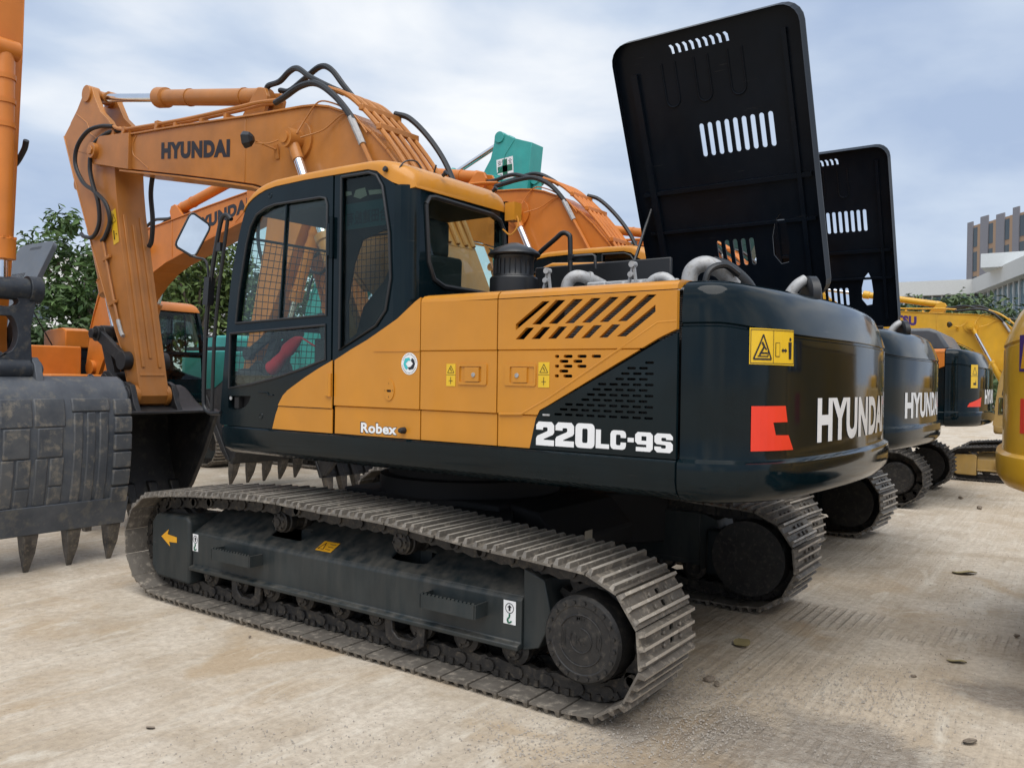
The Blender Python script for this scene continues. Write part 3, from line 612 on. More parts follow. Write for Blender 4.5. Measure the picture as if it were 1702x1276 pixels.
        for k in range(30):
            a = 2*PI*k/30
            if k % 15 > 1: m.bar((-.643+.050*math.cos(a), S+.003, 1.742+.050*math.sin(a)), (-.643+.058*math.cos(a+.03), S+.003, 1.742+.058*math.sin(a+.03)), .001, .0035, 2, (0, 1, 0))
        q = lambda pts, mi: m.add([(-.643-a, S+.0032, 1.742+b) for a, b in pts], [tuple(range(len(pts)))], mi)
        q([(-.046, .0), (-.034, .03), (.0, .036), (.012, .018), (-.008, .018), (-.028, 0), (-.008, -.022), (-.02, -.036), (-.036, -.024)], 1)
        q([(.046, .0), (.034, -.03), (.0, -.036), (-.012, -.022), (.01, -.018), (.03, 0), (.012, .018), (.022, .034), (.038, .022)], 2)
        B(m, 'round_sticker', [WHITE, TEALV, INK], pa, 0)['label'] = 'round white sticker with teal and black arrows'
        m = MB(); ov = [(-.483+.042*math.cos(2*PI*k/24), 1.586+.062*math.sin(2*PI*k/24)) for k in range(24)]
        m.plate(ov, [rrect(-.502, 1.574, -.464, 1.588, .006, 2)], lambda a, b, e: (a, S+.006+e, b), .006); m.box((-.504, S-.0005, 1.57), (-.462, S+.001, 1.592), 1)
        for tx, a, b in (('L', -.484, 1.625), ('C', -.452, 1.583), ('O', -.516, 1.583), ('E', -.484, 1.545)): lettering(m, tx, lambda p, q_, a=a, b=b: (a+.004-p*.008, S+.0068, b-.004+q_*.009), .0, m=1)
        B(m, 'lock_plate', [P['body'], MATT], pa, 30)
        m = MB(); lettering(m, 'Robex', lambda a, b: (-.237-a*.302, S-.0085, 1.322+b*.062), .035); B(m, 'model_lettering', WHITE, pa, 0)
        m = MB(); lettering(m, 'Robex', lambda a, b: (-.230-a*.314, S-.0092, 1.317+b*.072), .06); B(m, 'lettering_outline', INK, pa, 0)
        m = MB(); m.lathe([(.020, 0), (.019, .02), (.017, .028), (.013, .04), (.004, .044)], (-.598, S-.01, 1.353), (0, 1, 0), 14); B(m, 'rubber_bumper', RUBBER, pa, 40)
        m = MB()
        for (outer, hole), a0, a1, z0, z1 in ((G2, -1.541, -1.652, 1.325, 1.447), (G2, -1.660, -1.771, 1.326, 1.448), (G0, -1.779, -1.890, 1.327, 1.449), (GL, -1.897, -1.972, 1.331, 1.423), (GC, -1.979, -2.064, 1.332, 1.424), (GD, -2.073, -2.106, 1.371, 1.392), (G9, -2.113, -2.206, 1.331, 1.422), (GS, -2.214, -2.308, 1.332, 1.421)):
            m.plate(outer, hole, lambda a, b, c, a0=a0, a1=a1, z0=z0, z1=z1: (a0+(a1-a0)*a, S-.0025+c*.001, z0+(z1-z0)*b), .5)
        B(m, 'model_number', WHITE, pc, 0)
    # right side body: fuel tank, tool box and pump room
    mb = MB(); mb.box((-.70, -1.36, 1.305), (.15, -.42, 2.10)); mb.box((.15, -1.36, 1.305), (1.0, -.5, 1.62)); mb.box((-2.32, -1.362, 1.305), (-.71, -1.305, 2.12))
    B(mb, 'right_side_body', P['body'], root, 30, .03, 3)
    # engine parts in the open bay
    if hood:
        mb = MB(); mb.box((-1.72, .16, 2.10), (-.70, .19, 2.43)); mb.box((-2.28, .155, 2.10), (-.70, .24, 2.14)); B(mb, 'bay_crossmember', BLACK, deck, 30, .008)
        mb = MB(); mb.prism([(-.66, 2.10), (-.66, 2.42), (-.8, 2.465), (-1.30, 2.435), (-1.48, 2.40), (-1.48, 2.10)], -.30, .14, 0, 1); B(mb, 'upper_cover', P['body'], root, 30, .02, 3)
        if hero or P.get('near'):
            mb = MB(); mb.box((-2.15, .40, 2.02), (-1.35, .72, 2.20)); mb.box((-1.95, .5, 2.2), (-1.55, .7, 2.235))
            for k in range(6): mb.cyl((-1.45-k*.11, .70, 2.2), (-1.45-k*.11, .70, 2.225), .016, 8)
            B(mb, 'engine_block', SILVER, deck, 30, .015)
            mb = MB(); mb.tube(smooth_path([(-1.30, .74, 2.05), (-1.31, .74, 2.19), (-1.33, .735, 2.25), (-1.375, .72, 2.275), (-1.42, .66, 2.26), (-1.45, .55, 2.23)], 5), .036, 14); mb.tube([(-1.415, .67, 2.264), (-1.425, .655, 2.26)], .043, 14); B(mb, 'intake_elbow', SILVER, deck, 40)
            mb = MB(); mb.tube(smooth_path([(-2.08, .72, 2.08), (-2.085, .72, 2.22), (-2.11, .71, 2.275), (-2.165, .69, 2.295), (-2.22, .64, 2.265), (-2.27, .55, 2.19)], 5), .043, 16); B(mb, 'charge_pipe', SILVER, deck, 40)
            mb = MB(); mb.tube(smooth_path([(-2.18, .64, 2.29), (-2.24, .58, 2.265), (-2.30, .48, 2.19), (-2.32, .42, 2.1)], 5), .052, 14); mb.tube(smooth_path([(-2.2, .80, 2.12), (-2.22, .78, 2.24), (-2.27, .7, 2.28), (-2.31, .6, 2.24)], 5), .018, 8); B(mb, 'rubber_hose', RUBBER, deck, 40)
            for x in (-1.24, -1.80):
                mb = MB(); mb.bar((x+.03, .86, 2.10), (x-.02, .86, 2.30), .02, .012); mb.bar((x-.05, .86, 2.10), (x-.02, .86, 2.31), .016, .012); mb.lathe([(.016, -.02), (.016, .02)], (x-.012, .865, 2.24), (0, 1, 0), 10); mb.lathe([(.018, -.02), (.018, .02)], (x-.02, .865, 2.295), (0, 1, 0), 10); B(mb, 'hood_catch', SILVER, deck, 30)
            mb = MB(); mb.tube(smooth_path([(-1.86, .80, 2.1), (-1.90, .80, 2.20), (-1.98, .79, 2.22), (-2.05, .78, 2.14)], 5), .03, 10); B(mb, 'breather_pipe', SILVER, deck, 40)
            mb = MB(); mb.box((-1.62, .73, 2.10), (-1.50, .82, 2.22)); B(mb, 'fuel_filter_head', SILVER, deck, 40, .008)
            mb = MB(); mb.lathe([(.09, -.03), (.105, -.02), (.105, .02), (.09, .03), (.05, .03)], (-2.60, .30, 2.14), (.8, .6, 0), 20); mb.tube(smooth_path([(-2.49, .36, 2.02), (-2.50, .365, 2.12), (-2.54, .35, 2.19), (-2.58, .32, 2.225)], 5), .03, 10, 1); B(mb, 'muffler_outlet', [BLACK, SILVER], deck, 40)
        # raised hood, hinged along the right side
        W0, W1, LEN = -.98, -2.33, 1.95; hy, hz = -1.12, 2.28; ux, uz = (.40, .9165)
        def H(a, b, c): return (a, hy+ux*b+uz*c, hz+uz*b-ux*c)     # c = towards the left (inner side)
        out = rrect(W1, 0, W0, LEN, .13, 5)
        hs = []
        for k in range(9): c = -1.555-k*.0615; hs.append(rrect(c-.0175, 1.075, c+.0175, 1.305, .0165, 3))
        for k in range(5): c = -1.56-k*.0615; hs.append(rrect(c-.0165, .26, c+.0165, .46, .0155, 3))
        hs.append([(-1.955, .32), (-2.0, .25), (-2.055, .26), (-2.075, .40), (-2.065, .55), (-2.04, .62), (-1.99, .56), (-1.96, .45)])
        for k in range(9): c = -1.43-k*.049; hs.append([(c-.011, 1.80), (c+.011, 1.80), (c+.016, 1.835), (c+.030, 1.86), (c+.010, 1.862), (c-.006, 1.845)])
        mb = MB(); mb.plate(out, hs, H, .012)
        n = len(out)      # turned-in rim
        for i in range(n):
            (a, b), (c, e) = out[i], out[(i+1) % n]
            if b < .02 and e < .02: continue
            mb.add([H(a, b, 0), H(c, e, 0), H(c*.985+(-1.655)*.015, e*.99+.01, .075), H(a*.985+(-1.655)*.015, b*.99+.01, .075)], [(0, 1, 2, 3)])
            mb.add([H(a, b, -.012), H(c, e, -.012), H(c*.985+(-1.655)*.015, e*.99+.01, .078), H(a*.985+(-1.655)*.015, b*.99+.01, .078)], [(0, 1, 2, 3)])
        for b, hgt in ((.86, .03), (.56, .02)): mb.bar(H(W0-.06, b, .012), H(W1+.05, b, .012), .03, hgt, 0, (0, ux, uz))
        mb.bar(H(W0-.14, .1, .02), H(W0-.14, 1.72, .02), .05, .03, 0, (0, uz, -ux)); mb.bar(H(W1+.13, .1, .02), H(W1+.13, 1.8, .02), .03, .02, 0, (0, uz, -ux))
        for c in (-1.38, -1.62, -1.86): mb.tube([H(c+.05, 1.75, .004), H(c+.05, 1.50, .004)]+[H(c+.05*math.cos(R(t)), 1.50-.05*math.sin(R(t)), .004) for t in range(0, 181, 30)]+[H(c-.05, 1.75, .004)], .006, 6)
        ho = B(mb, 'raised_hood', hood_mat, root, 30)
        mb = MB(); mb.tube([(-1.05, -.35, 2.14), H(-1.08, .75, .03)], .012, 8); B(mb, 'hood_stay', BLACK, ho, 30)
        for x in (-1.2, -2.1):
            mb = MB(); mb.cyl(H(x-.05, 0, .0), H(x+.05, 0, .0), .02, 10); mb.box((x-.04, hy-.06, 2.10), (x+.04, hy+.02, 2.27)); B(mb, 'hood_hinge', BLACK, ho, 30)
    else:
        mb = MB(); mb.prism([(-.98, 2.12), (-2.33, 2.12), (-2.33, 2.18), (-2.2, 2.40), (-2.08, 2.44), (-1.05, 2.44), (-.98, 2.38)], -1.1, .95, 0, 1); B(mb, 'closed_hood', hood_mat, root, 30, .08, 4)
    # pre-cleaner, handrails
    o = (-.968, .80, 2.13)
    mb = MB(); mb.lathe([(.145, 0), (.148, .03), (.148, .14), (.142, .15), (.125, .155), (.12, .165), (.12, .25), (.125, .26), (.128, .275), (.158, .28), (.162, .288), (.15, .305), (.11, .33), (.05, .352), (.03, .36), (.002, .362)], o, (0, 0, 1), 40)
    for k in range(22): a = 2*PI*k/22; mb.box((o[0]+.118*math.cos(a)-.003, o[1]+.118*math.sin(a)-.003, o[2]+.165), (o[0]+.124*math.cos(a)+.003, o[1]+.124*math.sin(a)+.003, o[2]+.255))
    B(mb, 'air_precleaner', P['pre'], deck, 30)
    mb = MB(); mb.tube(smooth_path([(-.80, .42, 2.36), (-.86, .42, 2.46), (-1.02, .42, 2.57), (-1.07, .42, 2.60), (-1.115, .42, 2.585), (-1.13, .42, 2.53), (-1.135, .42, 2.16)], 5), .016, 10); B(mb, 'handrail', BLACK, deck, 40)
    mb = MB(); mb.tube([(-1.14, .41, 2.445), (-1.27, .38, 2.45), (-1.29, .38, 2.44), (-1.295, .38, 2.36)], .011, 8); mb.lathe([(.02, -.015), (.02, .015)], (-1.14, .42, 2.44), (0, 1, 0), 10); B(mb, 'handrail', BLACK, deck, 40)

# ------------------------------------------------------------------ cab
UPG = [(1.02, 2.02), (.985, 2.25), (.91, 2.56), (.865, 2.68), (.80, 2.755), (.70, 2.79), (.595, 2.803), (.15, 2.797), (.10, 2.785), (.082, 2.745), (.080, 2.048)]
LOG = [(1.082, 1.95), (.085, 1.985), (.082, 1.768), (.3, 1.708), (.572, 1.646), (.84, 1.598), (1.09, 1.568)]
QTG = [(-.045, 2.90), (-.29, 2.895), (-.355, 2.87), (-.405, 2.80), (-.465, 2.516), (-.482, 2.246), (-.445, 2.06), (-.363, 1.97), (-.045, 1.825)]
def cab(root, P, xf, hero):
    B = lambda mb, name, mats, par, sm=30, bv=0, seg=2: mb.build(name, mats, par, sm, bv, xf, seg)
    g = lambda a, b, c: (a, S+c, b)
    mb = MB()
    mb.plate([(.022, 1.735), (.022, 2.925), (-.29, 2.918), (-.36, 2.89), (-.50, 2.80), (-.50, 1.955), (-.288, 1.855), (-.14, 1.795)], [QTG], lambda a, b, c: (a, S-.004+c, b), .045)
    arc = [(-.50, S-.004), (-.545, S-.012), (-.578, S-.04), (-.597, S-.08), (-.60, S-.12), (-.56, S-.12), (-.555, S-.085), (-.54, S-.06), (-.52, S-.05), (-.50, S-.049)]
    mb.prism(arc, 1.95, 2.795, 0, 2)
    RW = [(1.20, 2.70), (1.17, 2.745), (1.12, 2.755), (.56, 2.745), (.47, 2.72), (.425, 2.66), (.41, 2.50), (.42, 2.24), (.45, 2.215), (1.03, 2.225), (1.12, 2.26), (1.17, 2.36)]
    mb.plate([(S-.12, 1.305), (.37, 1.305), (.37, 2.84), (S-.12, 2.84)], [RW], lambda a, b, c: (-.60-c, a, b), .04)
    # far (right) wall: pillars, sill, header; front posts
    mb.box((-.6, .37, 1.305), (1.12, .40, 1.62)); mb.box((-.6, .37, 1.62), (-.50, .40, 2.84)); mb.box((.05, .37, 1.62), (.10, .40, 2.84)); mb.prism([(-.6, 2.78), (.92, 2.78), (.90, 2.86), (-.6, 2.86)], .37, .40, 0, 1)
    for y in (.385, S-.03):
        c = smooth_path([(1.175, y, 1.31), (1.15, y, 1.59), (1.07, y, 2.27), (.985, y, 2.6), (.89, y, 2.84)], 4)
        for a, b in zip(c, c[1:]): mb.bar(a, b, .05, .06)
    mb.box((-.6, .38, 1.30), (1.18, S-.05, 1.34)); mb.box((1.12, .38, 1.34), (1.17, S-.05, 1.55)); mb.prism([(1.10, 2.0), (1.13, 2.0), (1.125, 2.05), (1.095, 2.05)], .4, S-.05, 0, 1)
    cb = B(mb, 'cab', P['dark'], root, 30)
    # door
    mb = MB()
    pocket = [(1.10, 1.512), (.845, 1.518), (.862, 1.478), (.90, 1.445), (.972, 1.42), (1.07, 1.416), (1.098, 1.43)]
    mb.plate([(1.184, 1.305), (1.155, 1.586), (1.076, 2.265), (.993, 2.595), (.93, 2.79), (.885, 2.86), (.80, 2.905), (.689, 2.925), (.375, 2.935), (.034, 2.925), (.034, 1.305)], [UPG, LOG]+([pocket] if hero else []), g, .045)
    if hero:
        mb.plate([(a, b) for a, b in rrect(.83, 1.40, 1.115, 1.53, .03, 3)], [], lambda a, b, c: (a, S-.046+c, b), .01, 1); mb.box((1.03, S-.04, 1.43), (.985, S-.004, 1.505), 1); mb.lathe([(.014, 0), (.014, .006), (.004, .007)], (1.095-.012, S-.012, 1.497), (0, 1, 0), 12, 2)
        mb.tube([(.75, S+.004, 1.548), (.66, S+.004, 1.545), (.645, S+.004, 1.53), (.60, S+.004, 1.53)], .005, 6)
        for a, b in ((.66, 2.87), (.73, 1.385)): mb.lathe([(.022, 0), (.02, .004), (.012, .004), (.01, .001)], (a, S, b), (0, 1, 0), 14)
        mb.box((.066, S-.002, 2.42), (.022, S+.018, 2.62)); mb.cyl((.03, S+.014, 2.40), (.03, S+.014, 2.66), .012, 8)
    B(mb, 'door', [P['dark'], MATT, SILVER], cb, 30)
    for poly, name in ((UPG, 'window_seal'), (LOG, 'window_seal'), (QTG, 'window_seal')):
        c = [Vector((a, S+.002, b)) for a, b in poly]; mb = MB(); mb.tube(c+[c[0]], .009, 6); B(mb, name, RUBBER, cb, 40)
    c = [Vector((-.602, a, b)) for a, b in RW]; mb = MB(); mb.tube(c+[c[0]], .016, 6); B(mb, 'window_seal', RUBBER, cb, 40)
    sc_ = lambda poly, f: [(a, b) for a, b in poly]
    mb = MB(); mb.plate(UPG, [], lambda a, b, c: (a, S-.02+c, b), .005); B(mb, 'door_pane', P['glass'], cb, 0)
    mb = MB(); mb.plate(LOG, [], lambda a, b, c: (a, S-.02+c, b), .005); B(mb, 'door_pane', P['glass'], cb, 0)
    mb = MB(); mb.plate(QTG, [], lambda a, b, c: (a, S-.015+c, b), .005); B(mb, 'quarter_pane', P['tint'], cb, 0)
    mb = MB(); mb.plate(RW, [], lambda a, b, c: (-.59-c, a, b), .005); B(mb, 'rear_pane', P['glass'], cb, 0)
    mb = MB(); mb.add([(.10, .385, 1.62), (1.13, .385, 1.62), (1.08, .385, 2.26), (.92, .385, 2.78), (.10, .385, 2.78)], [(0, 1, 2, 3, 4)]); mb.add([(.05, .385, 1.62), (-.5, .385, 1.62), (-.5, .385, 2.78), (.05, .385, 2.78)], [(0, 1, 2, 3)]); B(mb, 'right_pane', P['glass'], cb, 0)
    mb = MB(); mb.add([(1.155, .41, 1.55), (1.155, S-.06, 1.55), (1.072, S-.06, 2.27), (1.072, .41, 2.27), (.90, .41, 2.82), (.90, S-.06, 2.82)], [(0, 1, 2, 3), (3, 2, 5, 4)]); B(mb, 'windshield', P['glass'], cb, 0)
    mb = MB(); mb.bar((.56, S-.024, 2.03), (.50, S-.024, 2.797), .012, .03, 0, (0, 1, 0)); mb.bar((1.02, S-.022, 2.02), (.082, S-.022, 2.045), .02, .03, 0, (0, 1, 0)); B(mb, 'sliding_window_frame', P['dark'], cb, 0)
    # roof
    prof = [(.945, 2.80, .01), (.925, 2.845, .03), (.89, 2.885, .042), (.84, 2.92, .05), (.784, 2.946, .055), (.70, 2.968, .056), (.598, 2.98, .057), (.3, 2.984, .057), (.02, 2.982, .06), (-.28, 2.976, .06), (-.36, 2.970, .075), (-.42, 2.960, .11), (-.48, 2.945, .13), (-.54, 2.92, .13), (-.585, 2.885, .11), (-.61, 2.845, .06), (-.612, 2.80, .02)]
    vs = []; n = 10
    for x, z, t in prof:
        q = max(0, (-.42-x)/.19); yl = S+.006-.075*q*q; yr = .365+.05*q*q
        vs += [(x, yl-.03, z-t), (x, yl, z-t), (x, yl, z-t*.55), (x, yl-.008, z-t*.25), (x, yl-.035, z-t*.06), (x, yl-.09, z), (x, yr+.09, z), (x, yr+.03, z-t*.1), (x, yr, z-t*.5), (x, yr, z-t)]
    mb = MB(); mb.add(vs, [(j*n+i, j*n+(i+1) % n, (j+1)*n+(i+1) % n, (j+1)*n+i) for j in range(len(prof)-1) for i in range(n)]+[tuple(range(n)), tuple(reversed(range((len(prof)-1)*n, len(prof)*n)))])
    ro = B(mb, 'roof', P['roof'], cb, 50)
    if hero:
        for p, ax in (((-.44, S-.01, 2.885), (0, 1, .3)), ((-.60, 1.05, 2.90), (-1, 0, .6)), ((-.60, .55, 2.90), (-1, 0, .6))):
            mb = MB(); mb.lathe([(.012, 0), (.012, .02), (.017, .022), (.017, .034), (.004, .036)], p, ax, 12, 1); B(mb, 'roof_bolt', [BLACK, BLACK], cb, 40)
        mb = MB(); mb.tube(smooth_path([(-.50, 1.34, 2.80), (-.51, 1.345, 2.88), (-.53, 1.31, 2.94), (-.56, 1.25, 2.95), (-.58, 1.22, 2.91)], 5), .005, 6); B(mb, 'aerial_cable', RUBBER, cb, 40)
        mb = MB(); mb.tube([(-.10, .62, 2.97), (-.16, .62, 3.12)], .006, 6); B(mb, 'aerial', RUBBER, cb, 40)
        mb = MB(); mb.box((-.62, .36, 2.72), (-.70, .44, 2.84)); mb.tube(smooth_path([(-.66, .40, 2.80), (-.72, .42, 2.70), (-.68, .45, 2.62), (-.62, .46, 2.66)], 5), .006, 6); B(mb, 'work_light_bracket', [P['roof']], cb, 30)
    # interior
    mb = MB(); mb.prism([(-.40, 1.70), (-.25, 1.66), (.22, 1.70), (.26, 1.80), (-.22, 1.80), (-.30, 2.45), (-.42, 2.46)], .62, 1.12, 0, 1); mb.box((-.42, .76, 2.44), (-.33, .98, 2.68)); mb.box((-.3, .66, 1.34), (.15, 1.08, 1.68)); mb.box((-.25, 1.14, 1.70), (.35, 1.24, 1.90)); mb.box((-.25, .48, 1.70), (.35, .60, 1.90)); B(mb, 'seat', SEAT, cb, 30, .03, 3)
    mb = MB(); mb.box((-.58, .41, 1.34), (-.44, 1.30, 2.16)); mb.box((-.59, .42, 2.76), (.85, S-.06, 2.86)); mb.box((.80, .45, 1.36), (1.08, .62, 1.95)); mb.cyl((.3, 1.19, 1.9), (.34, 1.19, 2.08), .025, 8); mb.cyl((.3, .54, 1.9), (.34, .54, 2.08), .025, 8); B(mb, 'cab_interior', SEAT, cb, 30, .01)
    if hero:
        mb = MB(); mb.tube(smooth_path([(.50, 1.22, 1.92), (.58, 1.22, 1.88), (.70, 1.21, 1.80), (.80, 1.2, 1.73), (.86, 1.2, 1.70)], 4), [.01, .02, .03, .035, .04, .045, .05, .04, .035, .04, .045, .05, .05, .05, .055, .05, .03][:17], 10); mb.tube([(.5, 1.22, 1.92), (.36, 1.22, 1.86)], .006, 6); B(mb, 'red_lever_cover', REDF, cb, 50)
        mb = MB(); mb.plate(QTG, [[(-.20, 2.50), (-.43, 2.555), (-.446, 2.33), (-.39, 2.235), (-.32, 2.18), (-.217, 2.09), (-.16, 1.93), (-.085, 1.885), (-.08, 2.13), (-.13, 2.36)]], lambda a, b, c: (a, S-.034+c, b), .01); B(mb, 'seat_silhouette', SEAT, cb, 0)  # added dark plate cut to the outline of seat and headliner
        mb = MB(); mb.box((-.05, S-.0315, 2.575), (-.425, S-.0325, 2.735)); B(mb, 'reflected_band', TEALREFL, cb, 0)  # painted reflection of a teal machine across the yard
        mb = MB(); lettering(mb, '合田建設有', lambda a, b: (-.42+a*.36, S-.0305, 2.60+b*.085), .012); B(mb, 'reflected_lettering', INK, cb, 0)  # mirrored writing, part of the same painted reflection
        mb = MB(); mb.plate([(-.12, 2.775), (-.14, 2.815), (-.22, 2.82), (-.24, 2.77), (-.18, 2.755)], [], lambda a, b, c: (a, S-.0305+c, b), .001); mb.plate([(-.26, 2.77), (-.25, 2.80), (-.38, 2.79), (-.40, 2.765)], [], lambda a, b, c: (a, S-.0305+c, b), .001); mb.plate([(-.05, 2.785), (-.05, 2.815), (-.1, 2.81), (-.105, 2.79)], [], lambda a, b, c: (a, S-.0305+c, b), .001); B(mb, 'beige_patches', BEIGE, cb, 0)  # pale beige shapes along the top of the quarter pane
        mb = MB()
        for k in range(21): x = .12+k*.05; zt = 2.76-max(0, x-.85)*1.6; mb.cyl((x, .33, 1.58), (x, .33, zt), .0028, 4)
        for k in range(25): z = 1.58+k*.05; mb.cyl((.10, .33, z), (1.13-max(0, z-2.0)*.22, .33, z), .0028, 4)
        mb.tube([(.10, .335, 1.57), (1.15, .335, 1.57), (1.10, .335, 2.2), (.93, .335, 2.76), (.10, .335, 2.76), (.10, .335, 1.57)], .012, 6); B(mb, 'window_guard', BLACK, cb, 0)
        mb = MB()
        for k in range(19): y = .42+k*.05; mb.tube([(1.20, y, 1.60), (1.115, y, 2.28), (1.03, y, 2.62)], .003, 4)
        for k in range(21): z = 1.60+k*.05; x = 1.20-(z-1.6)*.125-max(0, z-2.28)*.12; mb.cyl((x, .42, z), (x, 1.32, z), .003, 4)
        mb.tube([(1.2, .41, 1.59), (1.2, 1.33, 1.59), (1.115, 1.33, 2.28), (1.03, 1.33, 2.63), (1.03, .41, 2.63), (1.115, .41, 2.28), (1.2, .41, 1.59)], .012, 6); B(mb, 'front_guard', BLACK, cb, 0)
        mb = MB(); mb.tube(smooth_path([(1.10, 1.36, 2.755), (1.15, 1.365, 2.79), (1.20, 1.37, 2.765), (1.255, 1.37, 2.60), (1.315, 1.37, 2.363), (1.362, 1.37, 2.10), (1.385, 1.37, 1.75), (1.39, 1.37, 1.50), (1.375, 1.37, 1.42), (1.31, 1.37, 1.385), (1.18, 1.37, 1.39)], 4), .016, 10); B(mb, 'grab_rail', BLACK, cb, 40)
        mb = MB(); mb.tube([(1.14, 1.36, 2.77), (1.235, 1.365, 2.25), (1.28, 1.365, 1.9), (1.30, 1.365, 1.40)], .013, 8); mb.bar((1.335, 1.37, 2.36), (1.355, 1.37, 2.16), .05, .06); mb.box((1.2, 1.35, 2.54), (1.26, 1.38, 2.60)); mb.bar((1.385, 1.37, 1.93), (1.25, 1.37, 1.935), .012, .012); B(mb, 'grab_rail', BLACK, cb, 40)
        mc = [Vector(q) for q in ((1.534, 1.397, 2.844), (1.473, 1.277, 2.756), (1.51, 1.384, 2.519), (1.569, 1.502, 2.591))]; nn = Vector((.9, -.42, -.05)).normalized(); cen = sum(mc, Vector())/4
        def rc(f, off):
            P_ = [cen+(q-cen)*f+nn*off for q in mc]; out = []
            for i in range(4): a, b, c = P_[i-1], P_[i], P_[(i+1) % 4]; out += [b+(a-b)*.14, b+(a-b)*.04+(c-b)*.04, b+(c-b)*.14]
            return out
        mb = MB(); A, B2, C2 = rc(1.04, .0), rc(1.06, .02), rc(.8, .05); k = len(A); mb.add(A+B2+C2, [tuple(range(k))]+[(i, (i+1) % k, (i+1) % k+k, i+k) for i in range(k)]+[(i+k, (i+1) % k+k, (i+1) % k+2*k, i+2*k) for i in range(k)]+[tuple(reversed(range(2*k, 3*k)))]); mb.tube(A+[A[0]], .008, 6); B(mb, 'mirror_housing', BLACK, cb, 40)
        mb = MB(); mb.add(rc(.97, -.003), [tuple(range(k))]); B(mb, 'mirror_glass', MIRROR, cb, 0)
        mb = MB(); mb.tube(smooth_path([(1.545, 1.40, 2.53), (1.47, 1.385, 2.51), (1.40, 1.37, 2.49), (1.36, 1.37, 2.43), (1.345, 1.37, 2.30)], 5), .009, 8); B(mb, 'mirror_arm', BLACK, cb, 40)
    # painted lower corner of the door with its hinge
    mb = MB(); banded(mb, [(.603, 1.305), (.57, 1.40), (.531, 1.477), (.49, 1.53), (.44, 1.567), (.27, 1.652), (.14, 1.71), (.022, 1.757), (.012, 1.762), (.012, 1.305)], [], [1.458], S+.009, ys=[-.006, 0], t=.008)
    if hero: mb.box((.06, S+.008, 1.54), (.024, S+.026, 1.675)); mb.cyl((.022, S+.018, 1.535), (.022, S+.018, 1.68), .012, 10)
    B(mb, 'door_lower_corner', P['body'], cb, 25)

# ------------------------------------------------------------------ boom, stick, bucket
BTOP = [(-.12, 1.68), (-.12, 1.85), (.0, 2.3), (.17, 2.66), (.35, 2.98), (.54, 3.23), (.74, 3.45), (.91, 3.61), (1.09, 3.74), (1.25, 3.84), (1.42, 3.91), (1.6, 3.955), (1.77, 3.975), (2.44, 4.02), (3.6, 4.12), (4.70, 4.20)]
BBOT = [(4.75, 3.865), (3.59, 3.64), (2.9, 3.50), (2.43, 3.40), (2.1, 3.29), (1.8, 3.13), (1.45, 2.88), (.95, 2.38), (.45, 1.85), (.3, 1.62), (.1, 1.55)]
STK = [(-.80, -.22), (-.85, -.15), (-.85, -.07), (-.79, .0), (-.68, .02), (-.45, .10), (-.28, .24), (-.15, .30), (.1, .26), (.5, .19), (.765, .162), (2.70, .11), (2.83, .105), (2.90, .04), (2.91, -.03), (2.87, -.085), (2.75, -.10), (2.26, -.14), (1.52, -.335), (.62, -.525), (0, -.655), (-.54, -.75), (-.62, -.56), (-.70, -.38)]
def strip(mb, pts, y0, y1, t, m=0):
    for a, b in zip(pts, pts[1:]):
        a, b = Vector((a[0], 0, a[1])), Vector((b[0], 0, b[1])); e = (b-a).normalized(); n = Vector((-e.z, 0, e.x))*t
        mb.add([(p.x, y, p.z) for p in (a, b, b+n, a+n) for y in (y0, y1)], [(0, 2, 3, 1), (4, 5, 7, 6), (0, 1, 7, 6), (2, 4, 5, 3), (0, 6, 4, 2), (1, 3, 5, 7)], m)
